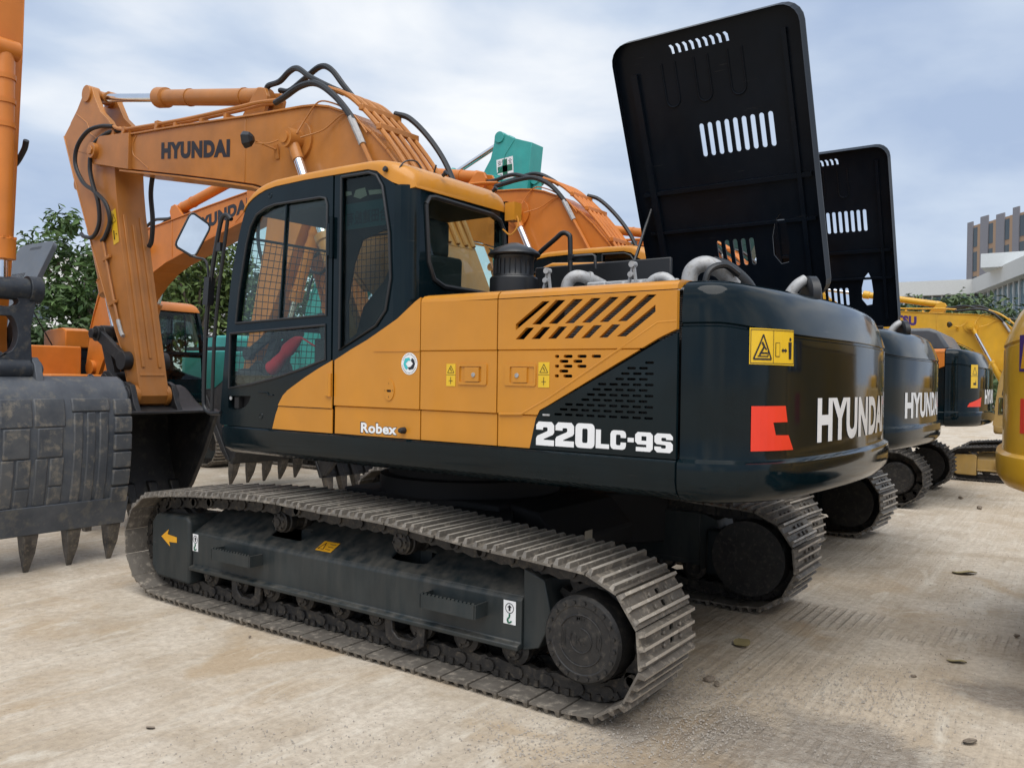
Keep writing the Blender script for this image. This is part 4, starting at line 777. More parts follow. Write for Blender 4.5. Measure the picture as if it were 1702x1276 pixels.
def bucket(root, A, rot, W, mats, teeth, near, wear):
    c, s_ = math.cos(rot), math.sin(rot)
    G = lambda o, z: (A[0]+c*o-s_*z, A[1]+s_*o+c*z)
    sh = [(-.28, -.20), (-.16, -.175), (-.04, -.13), (.07, -.05), (.16, .04), (.25, .115), (.35, .16), (.45, .165), (.54, .12), (.61, .03), (.65, -.09), (.665, -.26), (.66, -.45), (.645, -.62), (.62, -.78), (.58, -.94), (.52, -1.12)]
    mb = MB(); n = len(sh); inn = []
    for i in range(n):
        a, b = Vector(sh[max(i-1, 0)]), Vector(sh[min(i+1, n-1)]); t = (b-a).normalized(); inn.append((sh[i][0]-(-t.y)*-.028*-1 if False else sh[i][0]+t.y*.028, sh[i][1]-t.x*.028))
    mb.prism([G(*p) for p in sh]+[G(*p) for p in reversed(inn)], -W/2, W/2, 0, 1)
    side = [(-.29, -.21)]+sh[1:]+[(.47, -1.12), (.30, -.97), (.02, -.66), (-.20, -.36), (-.30, -.26)]
    for y in (-1, 1): mb.prism([G(*p) for p in side], y*W/2, y*(W/2-.025), 0, 1)
    for y in (-1, 1): mb.prism([G(*p) for p in ((-.30, -.19), (-.16, -.34), (.06, -.64), (.32, -.95), (.47, -1.11), (.40, -1.12), (.25, -1.0), (-.03, -.68), (-.25, -.38), (-.35, -.22))], y*(W/2+.018), y*(W/2-.035), 0, 1)
    mb.prism([G(*p) for p in ((.615, -.90), (.545, -1.14), (.49, -1.15), (.58, -.90))], -W/2-.015, W/2+.015, 0, 1)
    bk = mb.build('bucket', mats[0], root, 30, .008)
    for y in (-.235, .235):
        mb = MB(); e = [(-.13, -.02), (-.10, .10), (.0, .15), (.16, .17), (.32, .31), (.42, .32), (.49, .26), (.54, .10), (.36, .10), (.2, .0), (.08, -.12), (-.04, -.19), (-.20, -.20), (-.15, -.10)]
        mb.prism([G(*p) for p in e], y-.03, y+.03, 0, 1); 
        for (o, z, rr) in ((0, 0, .11), (.40, .22, .07)): q = G(o, z); mb.cyl((q[0], y-.05, q[1]), (q[0], y+.05, q[1]), rr, 20)
        mb.build('bucket_ear', mats[1], bk, 35, .006)
    mb = MB(); q = G(0, 0); mb.cyl((q[0], -.30, q[1]), (q[0], .30, q[1]), .055, 16); q = G(.40, .22); mb.cyl((q[0], -.30, q[1]), (q[0], .30, q[1]), .045, 16); mb.build('bucket_pin', mats[1], bk, 35)
    for k in range(teeth):
        y = -W/2+.07+(W-.14)*k/(teeth-1); mb = MB(); hw = .055
        a, b, t = G(.60, -.90), G(.515, -1.18), G(.42, -1.47); a2, b2 = G(.50, -.93), G(.43, -1.17)
        v = [(a[0], y-hw, a[1]), (a[0], y+hw, a[1]), (a2[0], y+hw, a2[1]), (a2[0], y-hw, a2[1]), (b[0], y-hw*.9, b[1]), (b[0], y+hw*.9, b[1]), (b2[0], y+hw*.9, b2[1]), (b2[0], y-hw*.9, b2[1])]
        mb.add(v, [(0, 1, 2, 3), (0, 4, 5, 1), (1, 5, 6, 2), (2, 6, 7, 3), (3, 7, 4, 0), (7, 6, 5, 4)])
        ad = mb.build('tooth_adapter', mats[0], bk, 30, .012)
        mb = MB(); g0, g1 = G(.53, -1.14), G(.41, -1.14); tp = G(.435, -1.47); h2 = .062; mid, mid2 = G(.51, -1.30), G(.41, -1.30)
        mb.add([(g0[0], y-h2, g0[1]), (g0[0], y+h2, g0[1]), (g1[0], y+h2, g1[1]), (g1[0], y-h2, g1[1]), (mid[0], y-.045, mid[1]), (mid[0], y+.045, mid[1]), (mid2[0], y+.045, mid2[1]), (mid2[0], y-.045, mid2[1]), (tp[0]+.01, y-.02, tp[1]), (tp[0]+.01, y+.02, tp[1]), (tp[0]-.01, y+.02, tp[1]), (tp[0]-.01, y-.02, tp[1])],
               [(0, 1, 2, 3)]+[(4*j+i, 4*j+(i+1) % 4, 4*j+4+(i+1) % 4, 4*j+4+i) for j in (0, 1) for i in range(4)]+[(11, 10, 9, 8)])
        mb.build('tooth_point', TOOTH, bk, 30, .008)
    if wear:
        def on_back(z, off):
            for (a, b), (c_, e) in zip(sh, sh[1:]):
                if b >= z >= e and a > .3: t = (z-b)/(e-b) if e != b else 0; return G(a+(c_-a)*t+off, z)
            return G(.6+off, z)
        def pad(y0, y1, z0, z1, off):
            mb = MB(); zs = [z0+(z1-z0)*k/4 for k in range(5)]; vs = []
            for z in zs:
                p, q = on_back(z, -.005), on_back(z, off); vs += [(p[0], y0, p[1]), (p[0], y1, p[1]), (q[0], y1-.006, q[1]), (q[0], y0+.006, q[1])]
            mb.add(vs, [(4*j+i, 4*j+(i+1) % 4, 4*j+4+(i+1) % 4, 4*j+4+i) for j in range(4) for i in range(4)]+[(3, 2, 1, 0), (16, 17, 18, 19)]); mb.build('wear_plate', mats[2], bk, 30, .008)
        h = W/2
        for k in range(6): pad(h-.16, h+.004, -.03-k*.155, -.165-k*.155, .026); pad(-h-.004, -h+.16, -.03-k*.155, -.165-k*.155, .026)
        for y in (-h+.19, h-.52):
            pad(y, y+.33, -.02, -.13, .016)
            for j in range(3): pad(y+.01+j*.11, y+.095+j*.11, -.14, -.92, .016)
        for j in range(3):
            y = -h+.56+j*(W-1.12)/3*1.0; ww = (W-1.12)/3-.02
            pad(y, y+ww+.012, -.02, -.25, .010); pad(y+.02, y+ww-.01, -.26, -.50, .014); pad(y+.01, y+ww*.48, -.51, -.90, .010); pad(y+ww*.52, y+ww+.004, -.51, -.74, .012); pad(y+ww*.52, y+ww+.004, -.75, -.92, .010)
        for j in range(4):
            y = -h+.25+j*(W-.5)/3; mb = MB(); p = G(.44, .16); mb.lathe([(.028, 0), (.028, .012), (.02, .013), (.018, .004)], (p[0], y, p[1]), (.6*c, 0, .8), 14); mb.build('bolt_boss', mats[1], bk, 40)
    return bk
def arm(root, P, hero, br=0., sang=15.66, brot=-8., W=1.2, wear=False, text=None, xf=None, teeth=5, near=False, bmats=None):
    F = Vector((.1, 0, 1.72)); M = Matrix.Translation(F) @ Matrix.Rotation(-R(br), 4, 'Y') @ Matrix.Translation(-F)
    X = (xf if xf is not None else Matrix.Identity(4)); XB = X @ M
    BO = P['boom']
    mb = MB(); mb.prism(BTOP+BBOT, -.195, .195, 0, 1)
    strip(mb, BTOP[2:], -.215, .215, .018); strip(mb, [(a, b-.018) for a, b in reversed(BBOT[:8])][::-1], -.225, .225, .02)
    for y in (-1, 1):
        mb.prism([(4.55, 4.205), (4.72, 4.222), (5.15, 4.265), (5.30, 4.235), (5.38, 4.15), (5.37, 4.04), (5.29, 3.975), (5.1, 3.94), (4.72, 3.855), (4.55, 3.82)], y*.185, y*.235, 0, 1)
        mb.cyl((5.25, y*.18, 4.115), (5.25, y*.285, 4.115), .085, 20); mb.cyl((5.25, y*.285, 4.115), (5.25, y*.30, 4.115), .05, 6)
        mb.cyl((1.80, y*.15, 3.69), (1.80, y*.22, 3.69), .17, 24); mb.cyl((.1, y*.19, 1.74), (.1, y*.26, 1.74), .13, 20)
        for a, b in (((4.70, 4.2), (4.70, 3.86)), ((2.58, 4.03), (2.58, 3.44))): mb.tube([(a[0], y*.196, a[1]), (b[0], y*.196, b[1])], .007, 6)
        mb.tube(smooth_path([(4.45, y*.196, 4.18), (4.53, y*.196, 4.08), (4.52, y*.196, 3.98), (4.40, y*.196, 3.90), (4.22, y*.196, 3.79)], 5), .007, 6)
        mb.prism([(2.44, 4.02), (2.38, 4.22), (2.42, 4.30), (2.52, 4.32), (2.60, 4.26), (2.80, 4.05)], y*.07, y*.11, 0, 1)
    bo = mb.build('boom', BO, root, 30, .006, XB)
    if text:
        for sy in (1, -1):
            body, x0, x1, hh = text; m = MB()
            lettering(m, body, (lambda a, b: (x0+(x1-x0)*a, .1975, 3.85-.128*(3.98-(x0+(x1-x0)*a))+hh*b)) if sy > 0 else (lambda a, b: (x1+(x0-x1)*a, -.1975, 3.85-.128*(3.98-(x1+(x0-x1)*a))+hh*b)), .065)
            m.build('boom_lettering', P.get('ink', INK), bo, 0, 0, XB)
    # hydraulic cylinders
    for y in (.29, -.29):
        mb = MB(); a, b = Vector((1.80, y, 3.69)), Vector((.72, y, 1.52)); mid = a.lerp(b, .40)
        e = (b-a).normalized(); mb.tube([a, a.lerp(b, .09)], .05, 14, 0); mb.cyl((1.80, y-.07, 3.69), (1.80, y+.07, 3.69), .085, 22, 0); mb.tube([a.lerp(b, .08), mid], .042, 16, 1); mb.tube([mid-e*.0, mid+e*.06, mid+e*.07, b], [.082, .082, .07, .07], 18, 0); mb.cyl((.72, y-.07, 1.52), (.72, y+.07, 1.52), .09, 18, 0)
        s_ = 1 if y > 0 else -1; mb.cyl((1.80, y+s_*.07, 3.69), (1.80, y+s_*.085, 3.69), .05, 18, 0)
        mb.build('boom_cylinder', [BO, CHROME], bo, 35, 0, XB if not br else XB)
    a, b = Vector((5.25, 0, 4.115)), None
    sa = R(sang); ad = Vector((-math.sin(sa), 0, -math.cos(sa))); vd = Vector((-math.cos(sa), 0, math.sin(sa)))
    tip = M @ Vector((5.25, 0, 4.115))
    U = lambda uu, vv, y=0.: tip+ad*uu+vd*vv+Vector((0, y, 0))
    U2 = lambda uu, vv: (U(uu, vv).x, U(uu, vv).z)
    mb = MB(); mb.prism([U2(*p) for p in (STK if P.get('cross') else STK[7:23])], -.165, .165, 0, 1)
    for y in (-1, 1):
        if not P.get('cross'): mb.prism([U2(*p) for p in (STK[0:8]+[(.0, -.1), (-.30, -.60), (-.62, -.56)]+[(-.70, -.38)])], y*.10, y*.169, 0, 1)
        mb.cyl(U(-.77, -.11, y*.06), U(-.77, -.11, y*.19), .095, 22); mb.cyl(U(0, 0, y*.1), U(0, 0, y*.182), .15, 22)
        # rim bead on the web, outer edge flange
        ed = [U(p[0], p[1]+.006, y*.166) for p in STK[16:22]]; mb.tube(ed, .009, 6)
        mb.tube([U(-.66, -.40, y*.168), U(-.45, -.20, y*.168), U(-.30, -.16, y*.168), U(-.16, -.02, y*.168), U(-.12, .2, y*.168)], .009, 6)
        mb.cyl(U(2.80, 0, y*.15), U(2.80, 0, y*.20), .115, 22)
    for y in (-.095, .0, .095):
        p0, p1 = U(.80 if y else .9, .165, y), U(2.52 if y else 2.42, .118, y); mb.bar(p0, p1, .035, .022, 0, vd)
    mb.bar(U(2.60, .113, -.14), U(2.60, .113, .14), .03, .016, 0, vd)
    sk = mb.build('stick', BO, root, 30, .007, X)
    # arm cylinder between boom and stick
    e0, e1 = M @ Vector((2.50, 0, 4.26)), U(-.77, -.11); mb = MB(); k = .615
    ee = (e1-e0).normalized(); mid = e0.lerp(e1, k)
    mb.tube([e0, e0+ee*.12, e0+ee*.13, mid-ee*.17, mid-ee*.16, mid-ee*.02, mid], [.075, .09, .082, .082, .105, .108, .09], 22, 0); mb.tube([mid, e1-ee*.12], .046, 18, 1); mb.tube([e1-ee*.14, e1], .062, 14, 0); mb.cyl(e1-Vector((0, .09, 0)), e1+Vector((0, .09, 0)), .07, 16, 0)
    for f in (.42, .12): q = e0.lerp(e1, f); mb.tube([q-ee*.012, q+ee*.012], .09, 18, 0)
    mb.build('arm_cylinder', [BO, CHROME], root, 35, 0, X)
    # bucket cylinder and linkage
    J = U(1.97, -.475); c0 = U(.05, -.72); mb = MB(); mid = c0.lerp(J, .88 if wear else .74); ee = (J-c0).normalized()
    mb.tube([c0, c0+ee*.10, mid-ee*.17, mid-ee*.16, mid, mid+ee*.01], [.06, .078, .078, .10, .10, .07], 20, 0); mb.tube([mid, J], .046, 16, 1); mb.cyl(c0-Vector((0, .1, 0)), c0+Vector((0, .1, 0)), .08, 16, 0)
    for f in (.12, .22, .32): q = c0.lerp(J, f); mb.tube([q-ee*.02, q+ee*.02], .088, 18, 0)
    for k in range(10): a = 2*PI*k/10; q = mid-ee*.165+Vector((0, 1, 0))*.092*math.cos(a)+ee.cross(Vector((0, 1, 0)))*.092*math.sin(a); mb.cyl(q-ee*.015, q+ee*.005, .014, 6, 0)
    mb.build('bucket_cylinder', [P['bcyl'], CHROME], root, 35, 0, X)
    A = U(2.80, 0); br_ = R(brot); Bp = Vector((A.x+math.cos(br_)*.40-math.sin(br_)*.22, 0, A.z+math.sin(br_)*.40+math.cos(br_)*.22)); Kp = U(2.41, -.02)
    mb = MB()
    for y in (-.21, .21):
        mb.bar(J+Vector((0, y, 0)), Kp+Vector((0, y, 0)), .05, .13, 0, (0, 0, 1)); mb.cyl(J+Vector((0, y-.04, 0)), J+Vector((0, y+.04, 0)), .085, 18); mb.cyl(Kp+Vector((0, y-.05, 0)), Kp+Vector((0, y+.05, 0)), .10, 20)
    mb.cyl(J-Vector((0, .3, 0)), J+Vector((0, .3, 0)), .055, 16); mb.build('guide_link', BUCKD, root, 35, .006, X)
    mb = MB(); ln = (Bp-J); 
    if wear:
        nv = ln.normalized().cross(Vector((0, 1, 0))); ov = lambda c, a, b: [(a*math.cos(2*PI*k/18), c+b*math.sin(2*PI*k/18)) for k in range(18)]
        mb.plate([(-.27, -.04), (.27, -.04), (.25, .12), (.20, .5), (.21, 1.02), (-.21, 1.02), (-.20, .5), (-.25, .12)], [ov(.56, .10, .25), ov(.165, .11, .07)], lambda a, b, c: tuple(J+ln*b+Vector((0, a, 0))+nv*(c+.05)), .10)
        for y in (-.24, .24): mb.cyl(J+Vector((0, y-.05, 0)), J+Vector((0, y+.05, 0)), .115, 20)
    else:
        for y in (-.13, .13): mb.bar(J+Vector((0, y, 0)), Bp+Vector((0, y*1.15, 0)), .075, .14, 0, (1, 0, 0))
    mb.cyl(J-Vector((0, .19, 0)), J+Vector((0, .19, 0)), .095, 20); mb.cyl(Bp-Vector((0, .19, 0)), Bp+Vector((0, .19, 0)), .09, 20); mb.bar(J.lerp(Bp, .30)-Vector((0, .12, 0)), J.lerp(Bp, .30)+Vector((0, .12, 0)), .1, .06)
    mb.build('bucket_link', LINKD if wear else BUCKD, root, 35, .008, X)
    Ax = X @ Vector((A.x, 0, A.z)); bm_ = bmats or (BUCKD, BUCKD, BUCKD)
    bk = bucket(root, (A.x, A.z), br_, W, bm_, teeth, near, wear)
    if xf is not None:
        for o in [bk]+[c for c in bk.children]: o.data.transform(xf)
    # pipes and hoses
    def T(name, pts, rad, mat, n=5, par=bo, mx=XB):
        if not hero and name == 'hydraulic_hose' and par is bo: pts = [(a, b, c if c < 4.06 else 4.06+(c-4.06)*.45) for a, b, c in pts]
        mb = MB(); mb.tube(smooth_path(pts, n), rad, 8); return mb.build(name, mat, par, 40, 0, mx)
    for y in (.10, .17):
        T('oil_pipe', [(4.98, y, 4.36), (4.85, y, 4.31), (4.6, y, 4.275), (3.6, y, 4.20), (2.75, y, 4.16), (2.44, y, 4.15), (2.15, y, 4.12)], .019, BO)
    for x in (4.75, 4.1, 3.75, 3.3, 2.9):
        mb = MB(); z = 4.12+(x-3.6)*.073; mb.box((x-.02, .05, z), (x+.02, .2, z+.055)); mb.box((x-.03, .08, z+.05), (x+.03, .19, z+.11)) if x in (4.1, 4.75) else None; mb.build('pipe_clamp', BO, bo, 30, .004, XB)
    off = lambda k: [(1.40, .0, 4.03+.02*k), (1.16, 0, 3.93+.015*k), (.93, 0, 3.76), (.70, 0, 3.53), (.50, 0, 3.29), (.30, 0, 3.01), (.12, 0, 2.66)]
    for y in (.20, .10, .0, -.10, -.19): T('oil_pipe', [(a+.04, y, b+.03) for a, _, b in off(1)], .02, BO)
    for f in (.985, .78, .45):
        mb = MB(); x = f; z = {.985: 3.84, .78: 3.65, .45: 3.26}[f]; mb.bar((x+.03, -.22, z), (x+.03, .23, z), .05, .05); mb.build('pipe_clamp', BO, bo, 30, .006, XB)
    T('hydraulic_hose', [(2.18, .17, 4.10), (2.02, .19, 4.12), (1.78, .22, 4.155), (1.55, .23, 4.13), (1.32, .235, 3.98), (1.14, .235, 3.80), (1.08, .235, 3.70)], .028, RUBBER)
    T('hydraulic_hose', [(2.46, .06, 4.30), (2.42, .06, 4.335), (2.24, .08, 4.33), (2.05, .12, 4.37), (1.90, .15, 4.355), (1.72, .16, 4.24), (1.5, .14, 4.12), (1.36, .10, 4.05)], .026, RUBBER)
    T('hydraulic_hose', [(2.36, -.02, 4.30), (2.20, 0, 4.26), (1.98, .02, 4.31), (1.74, .04, 4.37), (1.58, .05, 4.31), (1.44, .03, 4.15), (1.34, .0, 4.03)], .026, RUBBER)
    T('hydraulic_hose', [(1.05, -.2, 3.90), (.9, -.22, 3.84), (.7, -.23, 3.66), (.5, -.22, 3.42), (.34, -.2, 3.15)], .024, RUBBER)
    T('hose_fitting', [(1.12, .235, 3.77), (1.02, .235, 3.60), (.98, .235, 3.53)], .03, SILVER, 3); T('oil_pipe', [(1.0, .235, 3.56), (.86, .235, 3.33), (.72, .235, 3.10), (.5, .23, 2.8)], .02, BO)
    Xs = X
    for q, pts in enumerate(([(4.98, .17, 4.36), (5.2, .2, 4.39), (5.42, .235, 4.36), (5.62, .25, 4.22), (5.66, .25, 4.02), (5.50, .24, 3.80), (5.28, .23, 3.68), (5.05, .215, 3.52), (4.98, .20, 3.32), (5.10, .19, 3.16), (5.18, .185, 3.12)], [(4.95, .10, 4.33), (5.10, .18, 4.30), (5.28, .24, 4.18), (5.33, .25, 3.95), (5.28, .24, 3.75), (5.20, .22, 3.55), (5.20, .205, 3.32), (5.34, .20, 3.18), (5.55, .195, 3.20), (5.64, .185, 3.24)])):
        pts = [tuple(tip+(Vector(p)-Vector((5.25, 0, 4.115)))) for p in pts]
        if abs(sang-15.66) > 1: pts = [tuple(tip+Matrix.Rotation(-R(15.66-sang), 3, 'Y') @ (Vector(p)-tip)) if k > 3 else p for k, p in enumerate(pts)]
        T('hydraulic_hose', pts, .023, RUBBER, 6, sk, X)
    T('hydraulic_hose', [tuple(U(.35, .55, -.1)), tuple(U(.6, .42, -.1)), tuple(U(.9, .38, -.1)), tuple(U(1.1, .27, -.12)), tuple(U(1.15, .2, -.12))] if hero else [tuple(U(.4, .5, -.1)), tuple(U(.8, .4, -.1)), tuple(U(1.1, .2, -.1))], .026, RUBBER, 5, sk, X)
    T('oil_pipe', [tuple(U(.95, -.18, .185)), tuple(U(1.5, -.14, .185)), tuple(U(1.95, -.09, .185))], .016, BO, 3, sk, X); T('hose_fitting', [tuple(U(1.93, -.09, .185)), tuple(U(2.08, -.06, .185)), tuple(U(2.13, -.03, .185))], .022, SILVER, 3, sk, X)
    for uu in (1.2, 1.72):
        mb = MB(); mb.bar(U(uu, -.22, .185), U(uu, -.07, .185), .03, .035); mb.build('pipe_clamp', BO, sk, 30, .004, X)
    # work light on the boom
    mb = MB(); mb.lathe([(.03, -.05), (.062, -.02), (.075, .03), (.07, .045)], (2.25, .40, 3.73), (.75, .5, -.1), 6); mb.bar((2.20, .36, 3.72), (2.10, .22, 3.66), .035, .012, 1); mb.bar((2.1, .22, 3.70), (2.1, .2, 3.58), .05, .012, 1); mb.tube(smooth_path([(2.2, .36, 3.70), (2.05, .33, 3.68), (1.95, .25, 3.74), (1.88, .23, 3.8)], 4), .006, 6, 1); mb.build('work_light', [BLACK, BO], bo, 25, 0, XB)
    for pts in ([(1.72, .30, 3.72), (1.68, .24, 3.85), (1.55, .21, 3.98), (1.35, .21, 3.93), (1.2, .21, 3.85)], [(1.62, .34, 3.66), (1.45, .24, 3.72), (1.25, .215, 3.82), (1.1, .215, 3.78), (.95, .215, 3.62)]): T('lubrication_line', pts, .007, BO)
    if hero:
        m = MB(); q = lambda a, b: tuple(U(a, b, .1685)); m.add([q(.72, .02), q(1.10, .0), q(1.10, .115), q(.72, .135)], [(0, 1, 2, 3)])
        q2 = lambda a, b: tuple(U(a, b, .1695))
        for (a, b), (c, e) in (((.86, .03), (.86, .115)), ((.86, .115), (.76, .075)), ((.76, .075), (.86, .03))): m.bar(q2(a, b), q2(c, e), .002, .006, 1, (0, 1, 0))
        m.bar(q2(1.05, .04), q2(.95, .05), .002, .02, 1, (0, 1, 0)); m.bar(q2(1.0, .08), q2(1.0, .1), .002, .02, 1, (0, 1, 0)); m.build('warning_sticker', [YELV, INK], sk, 0, 0, X)
    if P.get('cross'):     # safety sign on the stick flank
        m = MB(); q = lambda a, b, o=.1675: tuple(U(-.40+a, -.36+b, -o)); m.add([q(0, 0), q(.36, 0), q(.36, .34), q(0, .34)], [(0, 1, 2, 3)])
        for r0 in ((.02, .12, .34, .22), (.125, .02, .235, .32)): m.add([q(r0[0], r0[1], .169), q(r0[2], r0[1], .169), q(r0[2], r0[3], .169), q(r0[0], r0[3], .169)], [(0, 1, 2, 3)], 1)
        for ch, a, b in (('安', .02, .235), ('全', .02, .02), ('第', .25, .235), ('一', .25, .02)): lettering(m, ch, lambda s_, t, a=a, b=b: q(a+.09-t*.085 if ch != '一' else a+.05-t*.012, b+.08-s_*.08, .169), 0, m=2)
        m.build('safety_sign', [WHITE, GREENV, INK], sk, 0, 0, X)
    return sk

# ------------------------------------------------------------------ the machines
ST = dict(body=ORANGE, boom=BOOMO, dark=DARK, cw=DARK, deck=DARK, frame=FRAME, shoe=SHOE, under=MATT, roof=ORANGE, glass=GLASS, tint=TINT, bcyl=BOOMO, pre=BLACK)
def excavator(name, label, loc, rz=0., P=ST, phi=0., hero=False, hood=True, hood_mat=HOODM, signs={}, scale=1., group=None, **k):
    root = thing(name, label, 'excavator', loc, rz, group, scale)
    xf = Matrix.Rotation(R(phi), 4, 'Z')
    undercarriage(root, P, hero); counterweight(root, P, xf, signs); body(root, P, xf, hero, hood, hood_mat); cab(root, P, xf, hero)
    arm(root, P, hero, xf=xf, **k)
    return root
# ------------------------------------------------------------------ ground
def ground_material():
    m, nt, p, N, L = newmat('dusty_concrete_yard')
    t = N('ShaderNodeTexCoord'); ob = t.outputs['Object']
    def mapped(sx, sy, rz=0, lx=0):
        q = N('ShaderNodeMapping'); q.inputs['Scale'].default_value = (sx, sy, 1); q.inputs['Rotation'].default_value = (0, 0, rz); q.inputs['Location'].default_value = (lx, 0, 0); L(ob, q.inputs[0]); return q.outputs[0]
    big = noise(N, L, .35, 4, ob, .5, .4); mid = noise(N, L, 1.7, 7, ob, .62, .5); fine = noise(N, L, 22, 6, ob, .7); grit = noise(N, L, 130, 3, ob, .7)
    s1 = noise(N, L, 1., 6, mapped(6.5, .55, R(8)), .6, .3); s2 = noise(N, L, 1., 6, mapped(.6, 7, R(-14), 3), .62, .4); s3 = noise(N, L, 1, 4, mapped(22, .8, R(12), 8), .5, .2)
    c = mixc(N, L, ramp(N, L, mid, (.36, 0.), (.62, 1.)), (.455, .382, .29), (.63, .56, .462))
    c = mixc(N, L, ramp(N, L, big, (.42, 0.), (.68, .55)), c, (.50, .395, .275))
    c = mixc(N, L, ramp(N, L, s1, (.52, 0.), (.72, .6)), c, (.66, .605, .51)); c = mixc(N, L, ramp(N, L, s2, (.57, 0.), (.78, .40)), c, (.43, .365, .285))
    c = mixc(N, L, ramp(N, L, s3, (.62, 0.), (.76, .28)), c, (.33, .27, .20))
    # grey churned grit where the tracks turned
    sx = N('ShaderNodeSeparateXYZ'); L(ob, sx.inputs[0]); masks = None
    for x, y, ra, rb in ((-2.55, 1.35, .95, .8), (-3.0, .95, .55, .45), (-2.2, 2.15, .55, .35), (-2.9, 3.0, .5, .4), (-3.55, -.2, .55, .3), (.9, 3.3, .35, .25)):
        q = N('ShaderNodeVectorMath'); q.operation = 'SUBTRACT'; L(ob, q.inputs[0]); q.inputs[1].default_value = (x, y, 0)
        q2 = N('ShaderNodeVectorMath'); q2.operation = 'DIVIDE'; L(q.outputs[0], q2.inputs[0]); q2.inputs[1].default_value = (ra, rb, 1)
        ln = N('ShaderNodeVectorMath'); ln.operation = 'LENGTH'; L(q2.outputs[0], ln.inputs[0]); v = math_(N, L, 'SUBTRACT', 1., ln.outputs[1])
        masks = v if masks is None else math_(N, L, 'MAXIMUM', masks, v)
    gm = ramp(N, L, math_(N, L, 'ADD', masks, math_(N, L, 'MULTIPLY', math_(N, L, 'SUBTRACT', mid, .5), 1.7)), (.12, 0.), (.5, 1.))
    gcol = mixc(N, L, ramp(N, L, fine, (.3, 0.), (.7, 1.)), (.17, .15, .14), (.40, .37, .34)); c = mixc(N, L, math_(N, L, 'MULTIPLY', gm, .55), c, gcol)
    c = mixc(N, L, ramp(N, L, fine, (.35, .5), (.62, 0.)), c, (.30, .245, .19)); c = mixc(N, L, ramp(N, L, grit, (.62, 0.), (.75, .5)), c, (.22, .18, .14))
    st = noise(N, L, .9, 5, mapped(1, 1, 0, 14), .6, .8); c = mixc(N, L, ramp(N, L, st, (.56, 0.), (.68, .55)), c, (.40, .285, .165)); sp = noise(N, L, 46, 3, mapped(1, 1, 0, 5), .6); c = mixc(N, L, ramp(N, L, sp, (.66, 0.), (.72, .75)), c, (.13, .105, .085)); lt = noise(N, L, 5, 6, mapped(1, .35, R(20), 9), .7, .6); c = mixc(N, L, ramp(N, L, lt, (.56, 0.), (.70, .55)), c, (.68, .635, .545))
    # prints left by the shoes behind both tracks of the near machine
    def prints(y0, x1):
        a = math_(N, L, 'SUBTRACT', .34, math_(N, L, 'ABSOLUTE', math_(N, L, 'SUBTRACT', sx.outputs[1], y0))); a = ramp(N, L, math_(N, L, 'MULTIPLY', a, 8.), (.1, 0.), (.9, 1.))
        return math_(N, L, 'MULTIPLY', a, ramp(N, L, math_(N, L, 'SUBTRACT', x1, sx.outputs[0]), (.0, 0.), (.25, 1.)))
    pm = math_(N, L, 'MULTIPLY', math_(N, L, 'MAXIMUM', prints(1.2, -1.9), prints(-1.2, -1.9)), ramp(N, L, mid, (.38, 0.), (.56, 1.)))
    bars = ramp(N, L, math_(N, L, 'ADD', math_(N, L, 'MULTIPLY', math_(N, L, 'SINE', math_(N, L, 'ADD', math_(N, L, 'MULTIPLY', sx.outputs[0], 95.), math_(N, L, 'MULTIPLY', fine, 2.5))), .5), .5), (.45, 0.), (.85, 1.))
    pr = math_(N, L, 'MULTIPLY', pm, bars); c = mixc(N, L, math_(N, L, 'MULTIPLY', pr, .34), c, (.25, .205, .16))
    L(c, p.inputs['Base Color']); setp(p, Roughness=.88); p.inputs['Specular IOR Level'].default_value = .25
    b = N('ShaderNodeBump'); b.inputs['Strength'].default_value = .9; b.inputs['Distance'].default_value = .03
    h = math_(N, L, 'ADD', math_(N, L, 'MULTIPLY', fine, math_(N, L, 'ADD', math_(N, L, 'MULTIPLY', gm, 1.3), .28)), math_(N, L, 'ADD', math_(N, L, 'MULTIPLY', mid, .8), math_(N, L, 'MULTIPLY', math_(N, L, 'ADD', s1, s3), .5)))
    h = math_(N, L, 'SUBTRACT', math_(N, L, 'ADD', h, math_(N, L, 'MULTIPLY', grit, .16)), math_(N, L, 'MULTIPLY', pr, .35)); L(h, b.inputs['Height']); L(b.outputs[0], p.inputs['Normal'])
    return m
GM = ground_material()
def ground():
    mb = MB(); n = 100; X0, X1, Y0, Y1 = -8, 10, -14, 7; rnd = random.Random(3)
    ph = [(rnd.uniform(.4, 2.4), rnd.uniform(.4, 2.4), rnd.uniform(0, 6.28), rnd.uniform(0, 6.28)) for _ in range(9)]
    vs = []
    for j in range(n+1):
        for i in range(n+1):
            x, y = X0+(X1-X0)*i/n, Y0+(Y1-Y0)*j/n; f = min(1, min(i, n-i, j, n-j)/8)
            vs.append((x, y, -.006+f*.0045*sum(math.sin(a*x+c)*math.sin(b*y+e) for a, b, c, e in ph)/2))
    mb.add(vs, [(j*(n+1)+i, j*(n+1)+i+1, (j+1)*(n+1)+i+1, (j+1)*(n+1)+i) for j in range(n) for i in range(n)])
    k = len(mb.v); B = 700; o = [(-B, -B), (B, -B), (B, B), (-B, B)]; c = [(X0, Y0), (X1, Y0), (X1, Y1), (X0, Y1)]
    mb.add([(x, y, -.006) for x, y in o+c], [(0, 1, 5, 4), (1, 2, 6, 5), (2, 3, 7, 6), (3, 0, 4, 7)])
    tag(mb.build('ground', GM, None, 60), kind='structure')
ground()

